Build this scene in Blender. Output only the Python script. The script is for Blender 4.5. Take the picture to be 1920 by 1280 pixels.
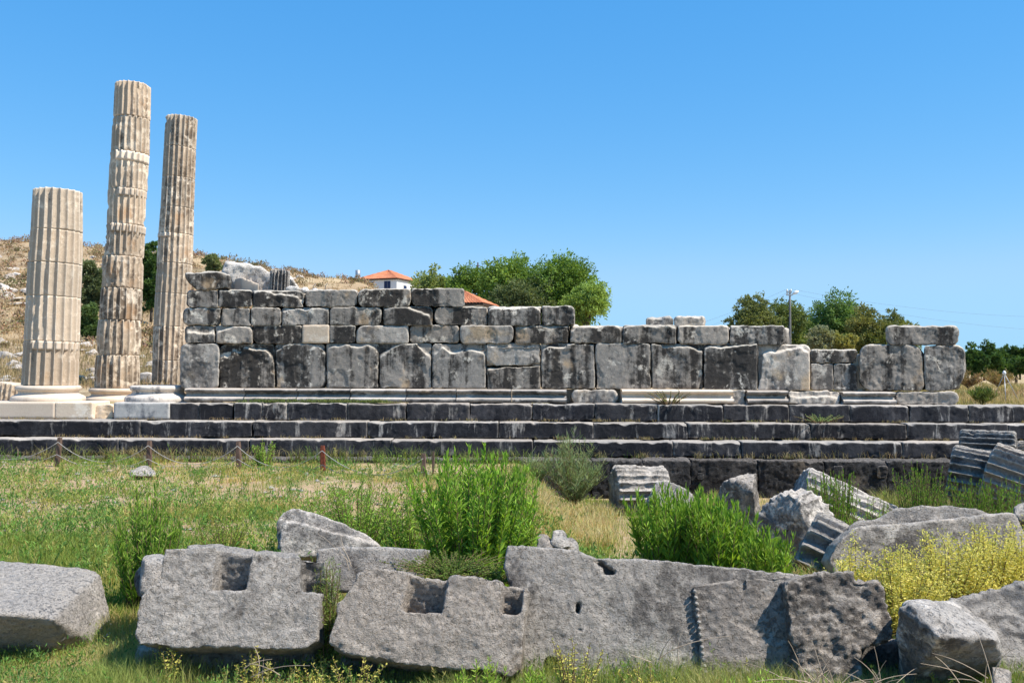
import bpy, bmesh, math, random
import numpy as np
from mathutils import Vector, Matrix
R=math.radians
for o in list(bpy.data.objects): bpy.data.objects.remove(o)
sc=bpy.context.scene
COL=sc.collection
# ---------------------------------------------------------------- camera
F=1700.0; CZ=1.65; PITCH=math.atan(50/F); ROLL=R(0.22)
fw=Vector((0,math.cos(PITCH),math.sin(PITCH))); rt0=Vector((1,0,0)); up0=Vector((0,-math.sin(PITCH),math.cos(PITCH)))
rt=rt0*math.cos(ROLL)+up0*math.sin(ROLL); up=up0*math.cos(ROLL)-rt0*math.sin(ROLL)
cam=bpy.data.cameras.new('camera'); co=bpy.data.objects.new('camera',cam); COL.objects.link(co)
cam.sensor_width=36; cam.lens=36*F/1920; cam.clip_end=6000; cam.clip_start=.05
m=Matrix((rt,up,-fw)).transposed().to_4x4(); m.translation=Vector((0,0,CZ)); co.matrix_world=m
sc.camera=co
# ---------------------------------------------------------------- sky and sun
SUN=Vector((.55,-.20,.81)).normalized()
w=bpy.data.worlds.new('World'); sc.world=w; w.use_nodes=True
nt=w.node_tree; bg=nt.nodes['Background']; sky=nt.nodes.new('ShaderNodeTexSky'); sky.sky_type='NISHITA'
sky.sun_disc=False; sky.sun_elevation=math.asin(SUN.z); sky.sun_rotation=math.atan2(SUN.x,SUN.y)
sky.air_density=1.0; sky.dust_density=0.0; sky.ozone_density=2.2; sky.altitude=600
hsv=nt.nodes.new('ShaderNodeHueSaturation'); hsv.inputs['Saturation'].default_value=1.55; hsv.inputs['Value'].default_value=1.0
gam=nt.nodes.new('ShaderNodeGamma'); gam.inputs[1].default_value=.72; nt.links.new(sky.outputs[0],gam.inputs[0]); nt.links.new(gam.outputs[0],hsv.inputs['Color']); 
sp=nt.nodes.new('ShaderNodeSeparateColor'); cb_=nt.nodes.new('ShaderNodeCombineColor'); nt.links.new(hsv.outputs[0],sp.inputs[0])
for i_,(k_,p_,c_) in enumerate(((1.053,.93,1.85),(1.577,.68,3.35),(2.526,.5,5.2))):
    a_=nt.nodes.new('ShaderNodeMath'); a_.operation='POWER'; a_.inputs[1].default_value=p_; nt.links.new(sp.outputs[i_],a_.inputs[0])
    b_=nt.nodes.new('ShaderNodeMath'); b_.operation='MULTIPLY'; b_.inputs[1].default_value=k_; nt.links.new(a_.outputs[0],b_.inputs[0])
    d_=nt.nodes.new('ShaderNodeMath'); d_.operation='SMOOTH_MIN'; d_.inputs[1].default_value=c_; d_.inputs[2].default_value=c_*.25; nt.links.new(b_.outputs[0],d_.inputs[0]); nt.links.new(d_.outputs[0],cb_.inputs[i_])
nt.links.new(cb_.outputs[0],bg.inputs[0]); bg.inputs[1].default_value=.145
sl=bpy.data.lights.new('sun','SUN'); sl.energy=5; sl.angle=R(.5); sl.color=(1,.94,.84)
so=bpy.data.objects.new('sun',sl); COL.objects.link(so); so.rotation_euler=SUN.to_track_quat('Z','Y').to_euler()
sc.view_settings.view_transform='Standard'; sc.view_settings.look='None'; sc.view_settings.exposure=.56; sc.view_settings.gamma=1
sc.render.engine='CYCLES'
# ---------------------------------------------------------------- helpers
def ray(px,py): return fw+rt*((px-960)/F)-up*((py-640)/F)
def at(px,py,Y):
    d=ray(px,py); t=Y/d.y; return Vector((d.x*t,Y,CZ+d.z*t))
def plane_at(px,py,P0,N):
    d=ray(px,py); C=Vector((0,0,CZ)); t=(P0-C).dot(N)/d.dot(N); return C+d*t
rng=np.random.default_rng(7); random.seed(7)
def _h(ix,iy,iz,s):
    s=int(s)
    n=(ix*374761393+iy*668265263+iz*2147483647+s*1274126177)&0xffffffff
    n=((n^(n>>13))*1274126177)&0xffffffff
    return ((n^(n>>16))&0xffff)/65535.0
def vnoise(P,s=0):
    P=np.asarray(P,dtype=np.float64); i=np.floor(P).astype(np.int64); f=P-i; f=f*f*f*(f*(f*6-15)+10)
    r=0
    for a in (0,1):
        wx=f[:,0] if a else 1-f[:,0]
        for b in (0,1):
            wy=f[:,1] if b else 1-f[:,1]
            for c in (0,1):
                wz=f[:,2] if c else 1-f[:,2]
                r=r+wx*wy*wz*_h(i[:,0]+a,i[:,1]+b,i[:,2]+c,s)
    return r*2-1
def fbm(P,sc_,oc=4,s=0,g=.5):
    r=0;a=1;t=0
    P=np.asarray(P)*sc_+13.7*s
    for k in range(oc):
        r=r+a*vnoise(P,s+k*17); t+=a; a*=g; P=P*2.03+5.1
    return r/t
def sstep(a,b,x):
    t=np.clip((x-a)/(b-a),0,1); return t*t*(3-2*t)
def lerp(a,b,t): return a+(b-a)*t
def mk(name,V,Fc,col=None,smooth=True):
    me=bpy.data.meshes.new(name); V=np.asarray(V,dtype=np.float32).reshape(-1,3)
    Fs=Fc if isinstance(Fc,list) else [Fc]
    Fs=[np.asarray(f,dtype=np.int32) for f in Fs if len(f)]
    me.vertices.add(len(V)); me.vertices.foreach_set('co',V.ravel())
    nl=sum(f.size for f in Fs); npo=sum(len(f) for f in Fs)
    me.loops.add(nl); me.polygons.add(npo)
    me.loops.foreach_set('vertex_index',np.concatenate([f.ravel() for f in Fs]))
    st=[];o=0
    for f in Fs:
        st.append(o+np.arange(len(f))*f.shape[1]); o+=f.size
    me.polygons.foreach_set('loop_start',np.concatenate(st).astype(np.int32))
    me.update(calc_edges=True); me.validate()
    me.polygons.foreach_set('use_smooth',np.full(len(me.polygons),bool(smooth)))
    if col is not None:
        a=me.color_attributes.new('Col','FLOAT_COLOR','POINT'); c=np.ones((len(V),4),dtype=np.float32); c[:,:3]=col
        a.data.foreach_set('color',c.ravel())
    return me
def obj(name,me,mat,parent=None):
    o=bpy.data.objects.new(name,me); COL.objects.link(o)
    if mat and not len(me.materials): me.materials.append(mat)
    if parent:
        o.parent=parent; o.matrix_parent_inverse=Matrix.Translation(parent.location).inverted() if parent.type=='EMPTY' else Matrix()
    return o
def tag(o,label=None,cat=None,group=None,kind=None):
    if label: o['label']=label
    if cat: o['category']=cat
    if group: o['group']=group
    if kind: o['kind']=kind
    return o
def thing(name,label,cat,loc=(0,0,0),group=None):
    o=bpy.data.objects.new(name,None); COL.objects.link(o); o.location=loc; o.empty_display_size=.2
    return tag(o,label,cat,group)
class MB:
    def __init__(s): s.V=[];s.F={3:[],4:[]};s.n=0;s.C=[]
    def add(s,V,Fc,col=None):
        V=np.asarray(V,dtype=float).reshape(-1,3); Fc=np.asarray(Fc)
        s.V.append(V); s.F[Fc.shape[1]].append(Fc+s.n); s.n+=len(V)
        if col is not None: s.C.append(np.broadcast_to(np.asarray(col,dtype=float),(len(V),3)))
        return s
    def mesh(s,name,smooth=True):
        return mk(name,np.concatenate(s.V),[np.concatenate(v) for v in s.F.values() if v],np.concatenate(s.C) if s.C else None,smooth)
    def box(s,x0,x1,y0,y1,z0,z1,M=None,col=None):
        V=np.array([(x,y,z) for x in (x0,x1) for y in (y0,y1) for z in (z0,z1)],float)
        if M is not None: V=np.array([M@Vector(v) for v in V])
        return s.add(V,[(0,1,3,2),(4,6,7,5),(0,4,5,1),(2,3,7,6),(0,2,6,4),(1,5,7,3)],col)
    def tube(s,P,r,n=6,col=None,cap=True):
        P=np.asarray(P,float); k=len(P); r=np.broadcast_to(np.asarray(r,float),(k,))
        T=np.gradient(P,axis=0); T/=np.linalg.norm(T,axis=1)[:,None]+1e-9
        a=np.array((0,0,1.)) if abs(T[0][2])<.9 else np.array((1.,0,0))
        U=np.cross(T,a); U/=np.linalg.norm(U,axis=1)[:,None]+1e-9; W=np.cross(T,U)
        th=np.linspace(0,2*np.pi,n,endpoint=False)
        V=P[:,None,:]+r[:,None,None]*(np.cos(th)[None,:,None]*U[:,None,:]+np.sin(th)[None,:,None]*W[:,None,:])
        i=np.arange(k-1)[:,None]*n; j=np.arange(n)[None,:]; j2=(j+1)%n
        Fc=np.stack([i+j,i+j2,i+n+j2,i+n+j],-1).reshape(-1,4)
        V=V.reshape(-1,3)
        if cap:
            V=np.concatenate([V,P[:1],P[-1:]]); c0=k*n; jj=np.arange(n); j3=(jj+1)%n
            base=s.n; s.add(V,Fc,col)
            s.F[3].append(np.stack([jj*0+c0,j3,jj],-1)+base); s.F[3].append(np.stack([jj*0+c0+1,(k-1)*n+jj,(k-1)*n+j3],-1)+base)
            return s
        return s.add(V,Fc,col)
def MBjoin(a,b):
    for k in (3,4): a.F[k]+=[f+a.n for f in b.F[k]]
    a.V+=b.V; a.C+=b.C; a.n+=b.n; return a
# ---------------------------------------------------------------- materials
class NT:
    def __init__(s,name):
        s.m=bpy.data.materials.new(name); s.m.use_nodes=True; s.t=s.m.node_tree; s.t.nodes.clear()
        s.out=s.t.nodes.new('ShaderNodeOutputMaterial')
    def n(s,ty,ins={},**kw):
        nd=s.t.nodes.new('ShaderNode'+ty)
        for k,v in kw.items(): setattr(nd,k,v)
        for k,v in ins.items():
            sk=nd.inputs[k]
            if isinstance(v,bpy.types.NodeSocket): s.t.links.new(v,sk)
            else:
                if isinstance(v,tuple) and len(v)==3 and sk.type=='RGBA': v=(*v,1)
                sk.default_value=v
        return nd
    def noise(s,vec,scale,detail=5,rough=.6,dist=0):
        return s.n('TexNoise',{'Vector':vec,'Scale':scale,'Detail':detail,'Roughness':rough,'Distortion':dist}).outputs[0]
    def ramp(s,v,a,b,c0=0.,c1=1.):
        return s.n('MapRange',{0:v,1:a,2:b,3:c0,4:c1},interpolation_type='SMOOTHSTEP').outputs[0]
    def mix(s,f,a,b,bt='MIX'):
        nd=s.t.nodes.new('ShaderNodeMix'); nd.data_type='RGBA'; nd.blend_type=bt; nd.clamp_factor=True
        for i,v in ((0,f),(6,a),(7,b)):
            if isinstance(v,bpy.types.NodeSocket): s.t.links.new(v,nd.inputs[i])
            else: nd.inputs[i].default_value=(*v,1) if isinstance(v,tuple) else v
        return nd.outputs[2]
    def math(s,op,a,b=0.,c=0.):
        nd=s.t.nodes.new('ShaderNodeMath'); nd.operation=op
        for i,v in enumerate((a,b,c)):
            if isinstance(v,bpy.types.NodeSocket): s.t.links.new(v,nd.inputs[i])
            else: nd.inputs[i].default_value=v
        return nd.outputs[0]
    def scale(s,vec,sx,sy,sz):
        return s.n('Mapping',{'Vector':vec,'Scale':(sx,sy,sz)}).outputs[0]
    def coord(s,rand=True):
        tc=s.n('TexCoord').outputs['Object']
        if not rand: return tc
        r=s.n('ObjectInfo').outputs['Random']
        r=s.math('MULTIPLY',r,37.)
        return s.n('VectorMath',{0:tc,1:s.n('CombineXYZ',{0:r,1:s.math('MULTIPLY',r,1.7),2:s.math('MULTIPLY',r,.6)}).outputs[0]},operation='ADD').outputs[0]
    def fin(s,col,rough=.9,bump=None,bs=.5,bd=.02,spec=.2,**kw):
        ins={'Base Color':col,'Roughness':rough,'Specular IOR Level':spec}; ins.update(kw)
        if bump is not None:
            ins['Normal']=s.n('Bump',{'Height':bump,'Strength':bs,'Distance':bd}).outputs[0]
        b=s.n('BsdfPrincipled',ins); s.t.links.new(b.outputs[0],s.out.inputs[0]); return s.m
def stone(name,dark,mid,light,tan,cov=(.38,.62),lic=(.56,.7),tn=(.58,.72),edge=.5,topc=.4,sc1=1.3,streak=.5,bs=.6,bd=.012,pit=0,fine=1.,lst=0.):
    wm=lambda c:(c[0]*1.08,c[1]*.99,c[2]*.92)
    dark,mid,light,tan=map(wm,(dark,mid,light,tan))
    s=NT(name); v=s.coord()
    n1=s.noise(v,sc1*1.6,8,.68,.4); st=s.noise(s.scale(v,4.6,4.6,.42),1.0,7,.6,.15)
    n3=s.noise(v,9*fine,8,.75); n4=s.noise(v,3.1,6,.6,.8); n5=s.noise(v,sc1,5,.6)
    base=s.math('ADD',s.math('MULTIPLY',n1,1-streak),s.math('MULTIPLY',st,streak))
    base=s.math('ADD',base,s.math('MULTIPLY',s.math('SUBTRACT',n3,.5),.35))
    rnd=s.n('ObjectInfo').outputs['Random']
    base=s.math('ADD',base,s.math('MULTIPLY',s.math('SUBTRACT',rnd,.5),.12))
    c=s.mix(s.ramp(base,*cov),dark,mid)
    l=s.math('ADD',s.math('MULTIPLY',n4,.6),s.math('MULTIPLY',n3,.4))
    if lst: l=s.math('ADD',s.math('MULTIPLY',l,1-lst),s.math('MULTIPLY',s.noise(s.scale(v,3.2,3.2,.55),1.0,7,.7,.6),lst))
    c=s.mix(s.ramp(l,*lic),c,light)
    c=s.mix(s.math('MULTIPLY',s.ramp(n5,*tn),.8),c,tan)
    g=s.n('NewGeometry')
    pe=s.math('ADD',g.outputs['Pointiness'],s.math('MULTIPLY',s.math('SUBTRACT',n3,.5),.08))
    c=s.mix(s.math('MULTIPLY',s.ramp(pe,.51,.6),edge),c,light)
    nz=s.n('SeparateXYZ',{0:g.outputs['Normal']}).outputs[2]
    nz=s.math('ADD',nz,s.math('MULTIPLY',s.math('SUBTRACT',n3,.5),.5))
    c=s.mix(s.math('MULTIPLY',s.ramp(nz,.35,.85),topc),c,light)  # upward faces mixed paler: bleaching plus sunlight painted into the colour
    f=s.noise(v,38*fine,6,.75); f2=s.noise(v,110*fine,3,.6)
    c=s.mix(.35,c,s.n('ValToRGB',{0:f}).outputs[0],'OVERLAY')
    k1=s.n('MapRange',{0:s.math('FRACT',s.math('MULTIPLY',rnd,7.31)),1:0.,2:1.,3:.82,4:1.14}).outputs[0]; k2=s.math('ADD',k1,s.math('MULTIPLY',s.math('SUBTRACT',s.math('FRACT',s.math('MULTIPLY',rnd,13.7)),.5),-.09))
    c=s.mix(1.,c,s.n('CombineColor',{0:k1,1:s.math('MULTIPLY',s.math('ADD',k1,k2),.5),2:k2}).outputs[0],'MULTIPLY')
    b=s.math('ADD',s.math('MULTIPLY',f,.7),s.math('ADD',s.math('MULTIPLY',f2,.25),s.math('MULTIPLY',n3,1.2)))
    if pit:
        pm=s.ramp(s.noise(v,2.2,3),.35,.6,.35,1.)
        pn=s.noise(v,34.*fine,4,.7,.6); b=s.math('ADD',b,s.math('MULTIPLY',s.math('MULTIPLY',s.ramp(pn,.36,.46),pm),pit*2.2))
        tl=s.noise(s.n('Mapping',{'Vector':v,'Rotation':(.3,.6,.2),'Scale':(14*fine,14*fine,70*fine)}).outputs[0],1.,3,.6); b=s.math('ADD',b,s.math('MULTIPLY',tl,.22*pit))
        c=s.mix(s.math('MULTIPLY',s.ramp(pn,.40,.33),.45),c,dark)
    return s.fin(c,.92,b,bs,bd)
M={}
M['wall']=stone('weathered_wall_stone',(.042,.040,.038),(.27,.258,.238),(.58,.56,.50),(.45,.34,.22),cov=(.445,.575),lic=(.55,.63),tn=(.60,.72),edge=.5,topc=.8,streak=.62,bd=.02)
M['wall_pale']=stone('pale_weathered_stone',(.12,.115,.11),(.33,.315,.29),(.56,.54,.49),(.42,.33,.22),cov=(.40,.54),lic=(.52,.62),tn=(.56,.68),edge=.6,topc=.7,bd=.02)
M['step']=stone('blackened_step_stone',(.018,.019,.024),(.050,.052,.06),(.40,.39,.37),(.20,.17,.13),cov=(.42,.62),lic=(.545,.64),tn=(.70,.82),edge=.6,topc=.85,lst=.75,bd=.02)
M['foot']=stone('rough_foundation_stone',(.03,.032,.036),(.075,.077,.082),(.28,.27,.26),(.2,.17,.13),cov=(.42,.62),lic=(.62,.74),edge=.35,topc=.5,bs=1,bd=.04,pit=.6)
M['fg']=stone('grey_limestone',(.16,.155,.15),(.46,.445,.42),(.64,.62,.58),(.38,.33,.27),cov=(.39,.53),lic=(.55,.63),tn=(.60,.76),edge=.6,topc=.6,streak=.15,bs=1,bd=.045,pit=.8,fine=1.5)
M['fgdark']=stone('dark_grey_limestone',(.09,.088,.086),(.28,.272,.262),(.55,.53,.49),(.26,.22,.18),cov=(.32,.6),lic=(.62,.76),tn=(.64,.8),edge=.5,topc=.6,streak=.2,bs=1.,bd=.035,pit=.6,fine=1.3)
M['fluted']=stone('bleached_sunlit_fluted_marble',(.15,.15,.15),(.38,.375,.36),(.68,.66,.62),(.36,.31,.24),cov=(.40,.56),lic=(.52,.62),tn=(.60,.74),edge=.5,topc=.5,bs=1.,bd=.035,pit=.4)  # white of sunlit tops is partly put into this colour
M['fluteddk']=stone('shaded_lichened_fluted_marble',(.08,.08,.085),(.24,.24,.24),(.55,.54,.51),(.35,.3,.24),cov=(.40,.56),lic=(.56,.66),tn=(.62,.76),edge=.9,topc=.4,bs=1.,bd=.035,pit=.4)  # darker copy of the fluted marble; shadow in the flutes put into its colour
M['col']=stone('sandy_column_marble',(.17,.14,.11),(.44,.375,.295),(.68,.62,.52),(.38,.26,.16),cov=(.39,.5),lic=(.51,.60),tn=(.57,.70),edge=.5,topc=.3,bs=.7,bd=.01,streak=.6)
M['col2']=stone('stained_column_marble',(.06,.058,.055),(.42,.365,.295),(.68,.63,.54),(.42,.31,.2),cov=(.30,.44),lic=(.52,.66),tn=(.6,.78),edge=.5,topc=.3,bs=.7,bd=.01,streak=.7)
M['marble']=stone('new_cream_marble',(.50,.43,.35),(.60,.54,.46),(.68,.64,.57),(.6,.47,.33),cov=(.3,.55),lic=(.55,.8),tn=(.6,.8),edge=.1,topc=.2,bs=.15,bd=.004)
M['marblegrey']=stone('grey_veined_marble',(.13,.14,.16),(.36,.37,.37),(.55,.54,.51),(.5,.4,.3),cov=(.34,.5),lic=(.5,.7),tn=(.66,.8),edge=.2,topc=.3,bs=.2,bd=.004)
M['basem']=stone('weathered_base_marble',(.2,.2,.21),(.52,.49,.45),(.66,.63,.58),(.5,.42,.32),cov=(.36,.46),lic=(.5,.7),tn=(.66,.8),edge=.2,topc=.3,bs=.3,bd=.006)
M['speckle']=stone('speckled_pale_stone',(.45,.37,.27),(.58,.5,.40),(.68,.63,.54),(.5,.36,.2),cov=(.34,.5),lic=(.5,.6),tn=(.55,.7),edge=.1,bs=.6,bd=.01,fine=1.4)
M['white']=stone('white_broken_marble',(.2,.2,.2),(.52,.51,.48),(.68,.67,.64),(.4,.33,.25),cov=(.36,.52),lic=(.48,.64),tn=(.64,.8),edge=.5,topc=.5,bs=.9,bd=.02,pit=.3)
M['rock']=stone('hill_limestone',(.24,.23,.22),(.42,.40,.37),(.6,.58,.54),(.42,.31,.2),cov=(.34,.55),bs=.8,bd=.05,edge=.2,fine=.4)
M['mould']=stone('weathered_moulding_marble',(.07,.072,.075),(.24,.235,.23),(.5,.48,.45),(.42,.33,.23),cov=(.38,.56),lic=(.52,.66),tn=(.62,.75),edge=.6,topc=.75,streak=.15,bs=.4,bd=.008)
def leafmat(name,rough=.6,tr=.35,spec=.25):
    s=NT(name); c=s.n('Attribute',attribute_name='Col').outputs[0]
    n=s.noise(s.coord(False),60,3); c=s.mix(.25,c,s.n('ValToRGB',{0:n}).outputs[0],'OVERLAY')
    p=s.n('BsdfPrincipled',{'Base Color':c,'Roughness':rough,'Specular IOR Level':spec})
    t=s.n('BsdfTranslucent',{'Color':s.mix(1.,c,(1.25,1.2,.6),'MULTIPLY')})
    mx=s.n('MixShader',{0:tr,1:p.outputs[0],2:t.outputs[0]}); s.t.links.new(mx.outputs[0],s.out.inputs[0]); return s.m
M['leaf']=leafmat('green_leaves'); M['grass']=leafmat('grass_blades',.7,.3,.15); M['dry']=leafmat('dry_stalks',.8,.2,.1)
def flat(name,c,rough=.7,var=.3,sc_=8.,bs=.3,bd=.01,st=(1,1,1),**kw):
    s=NT(name); v=s.scale(s.coord(),*st); n=s.noise(v,sc_,6,.65)
    a=tuple(x*(1-var) for x in c); b=tuple(min(1,x*(1+var)) for x in c)
    return s.fin(s.mix(s.ramp(n,.3,.7),a,b),rough,n,bs,bd,**kw)
M['bark']=flat('tree_bark',(.10,.08,.06),.9,.4,5,.8,.05,(3,3,.6))
M['stem']=flat('woody_stem',(.16,.11,.06),.85,.3)
M['post']=flat('weathered_post_wood',(.13,.085,.065),.85,.4,10,.6,.01,(4,4,.5))
M['postred']=flat('rusty_red_post',(.16,.045,.025),.8,.35,14)
M['rope']=flat('grey_rope',(.36,.34,.31),.8,.2,60)
M['stucco']=flat('white_stucco',(.74,.72,.69),.9,.04,2)
M['shutter']=flat('dark_blue_shutter',(.02,.035,.09),.5,.1,20)
M['darkwood']=flat('dark_eave_wood',(.06,.04,.03),.8)
M['steel']=flat('galvanised_steel',(.38,.4,.41),.45,.15,10,Metallic=.6)
M['concrete']=flat('pole_concrete',(.17,.165,.16),.85,.15,6)
M['lampw']=flat('lamp_head_white',(.75,.76,.76),.4,.03)
M['wire']=flat('black_wire',(.12,.13,.15),.6,.1)
def roofmat():
    s=NT('terracotta_tiles'); v=s.coord()
    n=s.noise(v,1.2,5); n2=s.noise(v,9,3)
    c=s.mix(s.ramp(n,.3,.7),(.42,.13,.06),(.56,.22,.11)); c=s.mix(s.ramp(n2,.45,.75,0,.5),c,(.62,.32,.18))
    return s.fin(c,.85,n2,.3,.02)
M['roof']=roofmat()
def groundmat(name,a,b,c_,d,s1=.6,far=False):
    s=NT(name); v=s.coord(False)
    n=s.noise(v,s1,8,.65,.5); n2=s.noise(v,s1*5,8,.7); n3=s.noise(v,45,5,.7); n4=s.noise(v,s1*2.3,6,.6)
    c=s.mix(s.ramp(n,.4,.6),a,b); c=s.mix(s.ramp(n2,.5,.66),c,c_); c=s.mix(s.ramp(n4,.55,.68),c,d)
    c=s.mix(.4,c,s.n('ValToRGB',{0:n3}).outputs[0],'OVERLAY')
    return s.fin(c,.95,s.math('ADD',s.math('MULTIPLY',n2,3.),n3),.8,.03,spec=.1)
M['soil']=groundmat('dry_soil',(.47,.33,.21),(.38,.30,.15),(.56,.41,.28),(.27,.25,.10))
M['hill']=groundmat('dry_hillside',(.40,.29,.17),(.30,.21,.13),(.46,.37,.24),(.22,.17,.10),s1=.12)
M['farhill']=groundmat('far_hill_scrub',(.15,.16,.10),(.22,.2,.13),(.3,.27,.19),(.10,.12,.07),s1=.03)
# ---------------------------------------------------------------- terrain
HY=np.array([0,22,30,45,65,85,100,115,150,200.]); HZ=np.array([.9,.9,1.5,3.0,6.8,11.3,15.6,16.6,15,6])
KU=(np.array([-2000,-600,0,360,520,600,680,800,900,1000,1200,1500])-960)/F
KK=np.array([1.1,1.05,1.0,.90,.79,.72,.67,.55,.44,.34,.15,0.])
def gz(x,y):
    x=np.asarray(x,float); y=np.asarray(y,float)
    rgt=sstep(.1,.9,x)*sstep(7.0,10.5,y)
    z=-.62*rgt - .10*sstep(2,5,x)*sstep(5.5,8,y)*(1-rgt)
    b=sstep(16.6,18.0,y); z=z*(1-b)+.86*b
    P=np.stack([x.ravel(),y.ravel(),0*x.ravel()],-1)
    nn=fbm(P,.7,3,3).reshape(x.shape); n2=fbm(P,.08,3,5).reshape(x.shape)
    z=z+.05*nn*(1+sstep(20,60,y)*2)+n2*sstep(25,60,y)*.5
    return z
def hz(x,y):
    x=np.asarray(x,float); y=np.asarray(y,float); k=np.interp(x/np.maximum(y,1),KU,KK)
    P=np.stack([x.ravel(),y.ravel(),0*x.ravel()],-1); n=fbm(P,.12,4,9).reshape(x.shape)*.7+fbm(P,.6,3,4).reshape(x.shape)*.12
    return .8+(np.interp(y,HY,HZ)-.8)*k+n*sstep(22,60,y)*(k>0.02)-.3*sstep(.06,0,k)
def sheet(name,us,ys,zf,mat,off=8.):
    U,Y=np.meshgrid(us,ys); X=U*(np.abs(Y)+off); Z=zf(X,Y)
    V=np.stack([X,Y,Z],-1).reshape(-1,3); n=len(us); i=np.arange(len(ys)-1)[:,None]*n; j=np.arange(n-1)[None,:]
    Fc=np.stack([i+j,i+j+1,i+n+j+1,i+n+j],-1).reshape(-1,4)
    o=obj(name,mk(name,V,Fc),mat); tag(o,kind='structure'); return o
ys=np.concatenate([np.linspace(-14,3,20),np.linspace(3.1,19,160),np.geomspace(19.3,4000,90)])
sheet('ground',np.linspace(-1.5,1.5,340),ys,gz,M['soil'])
sheet('hill',np.linspace(-1.3,.3,200),np.concatenate([np.linspace(21,120,150),np.linspace(122,200,20)]),hz,M['hill'],0)
sheet('far_hill',np.linspace(.2,1.2,120),np.linspace(380,600,12),lambda X,Y:1+np.sin((Y-380)/220*3.14)*14*(.75+.5*fbm(np.stack([X.ravel(),Y.ravel()*0,X.ravel()*0],-1),.006,4,2).reshape(X.shape)),M['farhill'],0)
# ---------------------------------------------------------------- stone building
tmpi=[0]
def densify(pts,step,jit,closed=True,seed=0):
    r=random.Random(seed); out=[]; n=len(pts); ph=[r.uniform(0,6.28) for _ in range(6)]
    L=0
    for i in range(n if closed else n-1):
        a=pts[i]; b=pts[(i+1)%n]; d=math.hypot(b[0]-a[0],b[1]-a[1]); k=max(1,int(d/step))
        for q in range(k):
            t=q/k; out.append((a[0]+(b[0]-a[0])*t+(r.gauss(0,jit) if q else 0),a[1]+(b[1]-a[1])*t+(r.gauss(0,jit) if q else 0)))
    if not closed: out.append(pts[-1])
    return out
def solid(bm,A,B):
    va=[bm.verts.new(p) for p in A]; vb=[bm.verts.new(p) for p in B]; n=len(A)
    bm.faces.new(va); bm.faces.new(vb[::-1])
    for i in range(n): bm.faces.new((va[(i+1)%n],va[i],vb[i],vb[(i+1)%n]))
def tmpobj(bm):
    bmesh.ops.recalc_face_normals(bm,faces=bm.faces)
    me=bpy.data.meshes.new('t'); bm.to_mesh(me); bm.free(); o=bpy.data.objects.new('t',me); COL.objects.link(o); return o
def carve(bm,name,vox,sm=2,cuts=(),rough=((3,.012,3),(22,.004,3)),seed=0,chis=0,fac=.5,wear=6,wfreq=5.,spall=0.):
    o=tmpobj(bm); cs=[]
    for c in cuts:
        co_=tmpobj(c); cs.append(co_); md=o.modifiers.new('b','BOOLEAN'); md.operation='DIFFERENCE'; md.object=co_; md.solver='EXACT'
    md=o.modifiers.new('r','REMESH'); md.mode='VOXEL'; md.voxel_size=vox
    if sm: md=o.modifiers.new('s','SMOOTH'); md.factor=fac; md.iterations=sm
    dg=bpy.context.evaluated_depsgraph_get(); me=bpy.data.meshes.new_from_object(o.evaluated_get(dg))
    for x in [o]+cs:
        mm=x.data; bpy.data.objects.remove(x); bpy.data.meshes.remove(mm)
    n=len(me.vertices)
    if n:
        V=np.empty(n*3,np.float32); me.vertices.foreach_get('co',V); V=V.reshape(-1,3).astype(float)
        N=np.empty(n*3,np.float32); me.vertices.foreach_get('normal',N); N=N.reshape(-1,3)
        if wear:
            E=np.empty(len(me.edges)*2,np.int32); me.edges.foreach_get('vertices',E); E=E.reshape(-1,2); deg=np.bincount(E.ravel(),minlength=n)[:,None]; S=V.copy()
            for _ in range(wear):
                A=np.stack([np.bincount(E[:,0],S[E[:,1],c],n)+np.bincount(E[:,1],S[E[:,0],c],n) for c in range(3)],-1)/deg; S=S*.35+A*.65
            w_=np.clip(fbm(V,wfreq,4,seed+2)*2.6+.12,0,1)[:,None]; V=V*(1-w_)+S*w_
        d=0
        if spall: t=fbm(V,2.3,4,seed+6); d=-spall*sstep(.10,.135,t)-spall*.8*sstep(.26,.29,t)
        for k,(s,a,oc) in enumerate(rough): d=d+a*fbm(V,s,oc,seed+k*3)
        if chis:
            t=fbm(V,9,3,seed+5); d=d-chis*np.clip(t-.12,0,1)*2.2
        V=V+N*np.asarray(d)[:,None]
        me.vertices.foreach_set('co',V.astype(np.float32).ravel())
        me.polygons.foreach_set('use_smooth',np.ones(len(me.polygons),dtype=bool)); me.update()
    me.name=name; return me
def recenter(o):
    me=o.data; n=len(me.vertices); V=np.empty(n*3,np.float32); me.vertices.foreach_get('co',V); V=V.reshape(-1,3)
    c=(V.min(0)+V.max(0))/2; c[2]=V[:,2].min(); me.vertices.foreach_set('co',(V-c).ravel()); me.update(); o.location=[float(x) for x in c]; return o
def rrect(x0,x1,y0,y1,r,n=4):
    tl,tr,br,bl=r; o=[]
    for cx,cy,rr,a0 in ((x0+tl,y0+tl,tl,180),(x1-tr,y0+tr,tr,270),(x1-br,y1-br,br,0),(x0+bl,y1-bl,bl,90)):
        for k in range(n+1):
            a=R(a0+90*k/n); o.append((cx+rr*math.cos(a),cy+rr*math.sin(a)))
    return o
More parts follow.
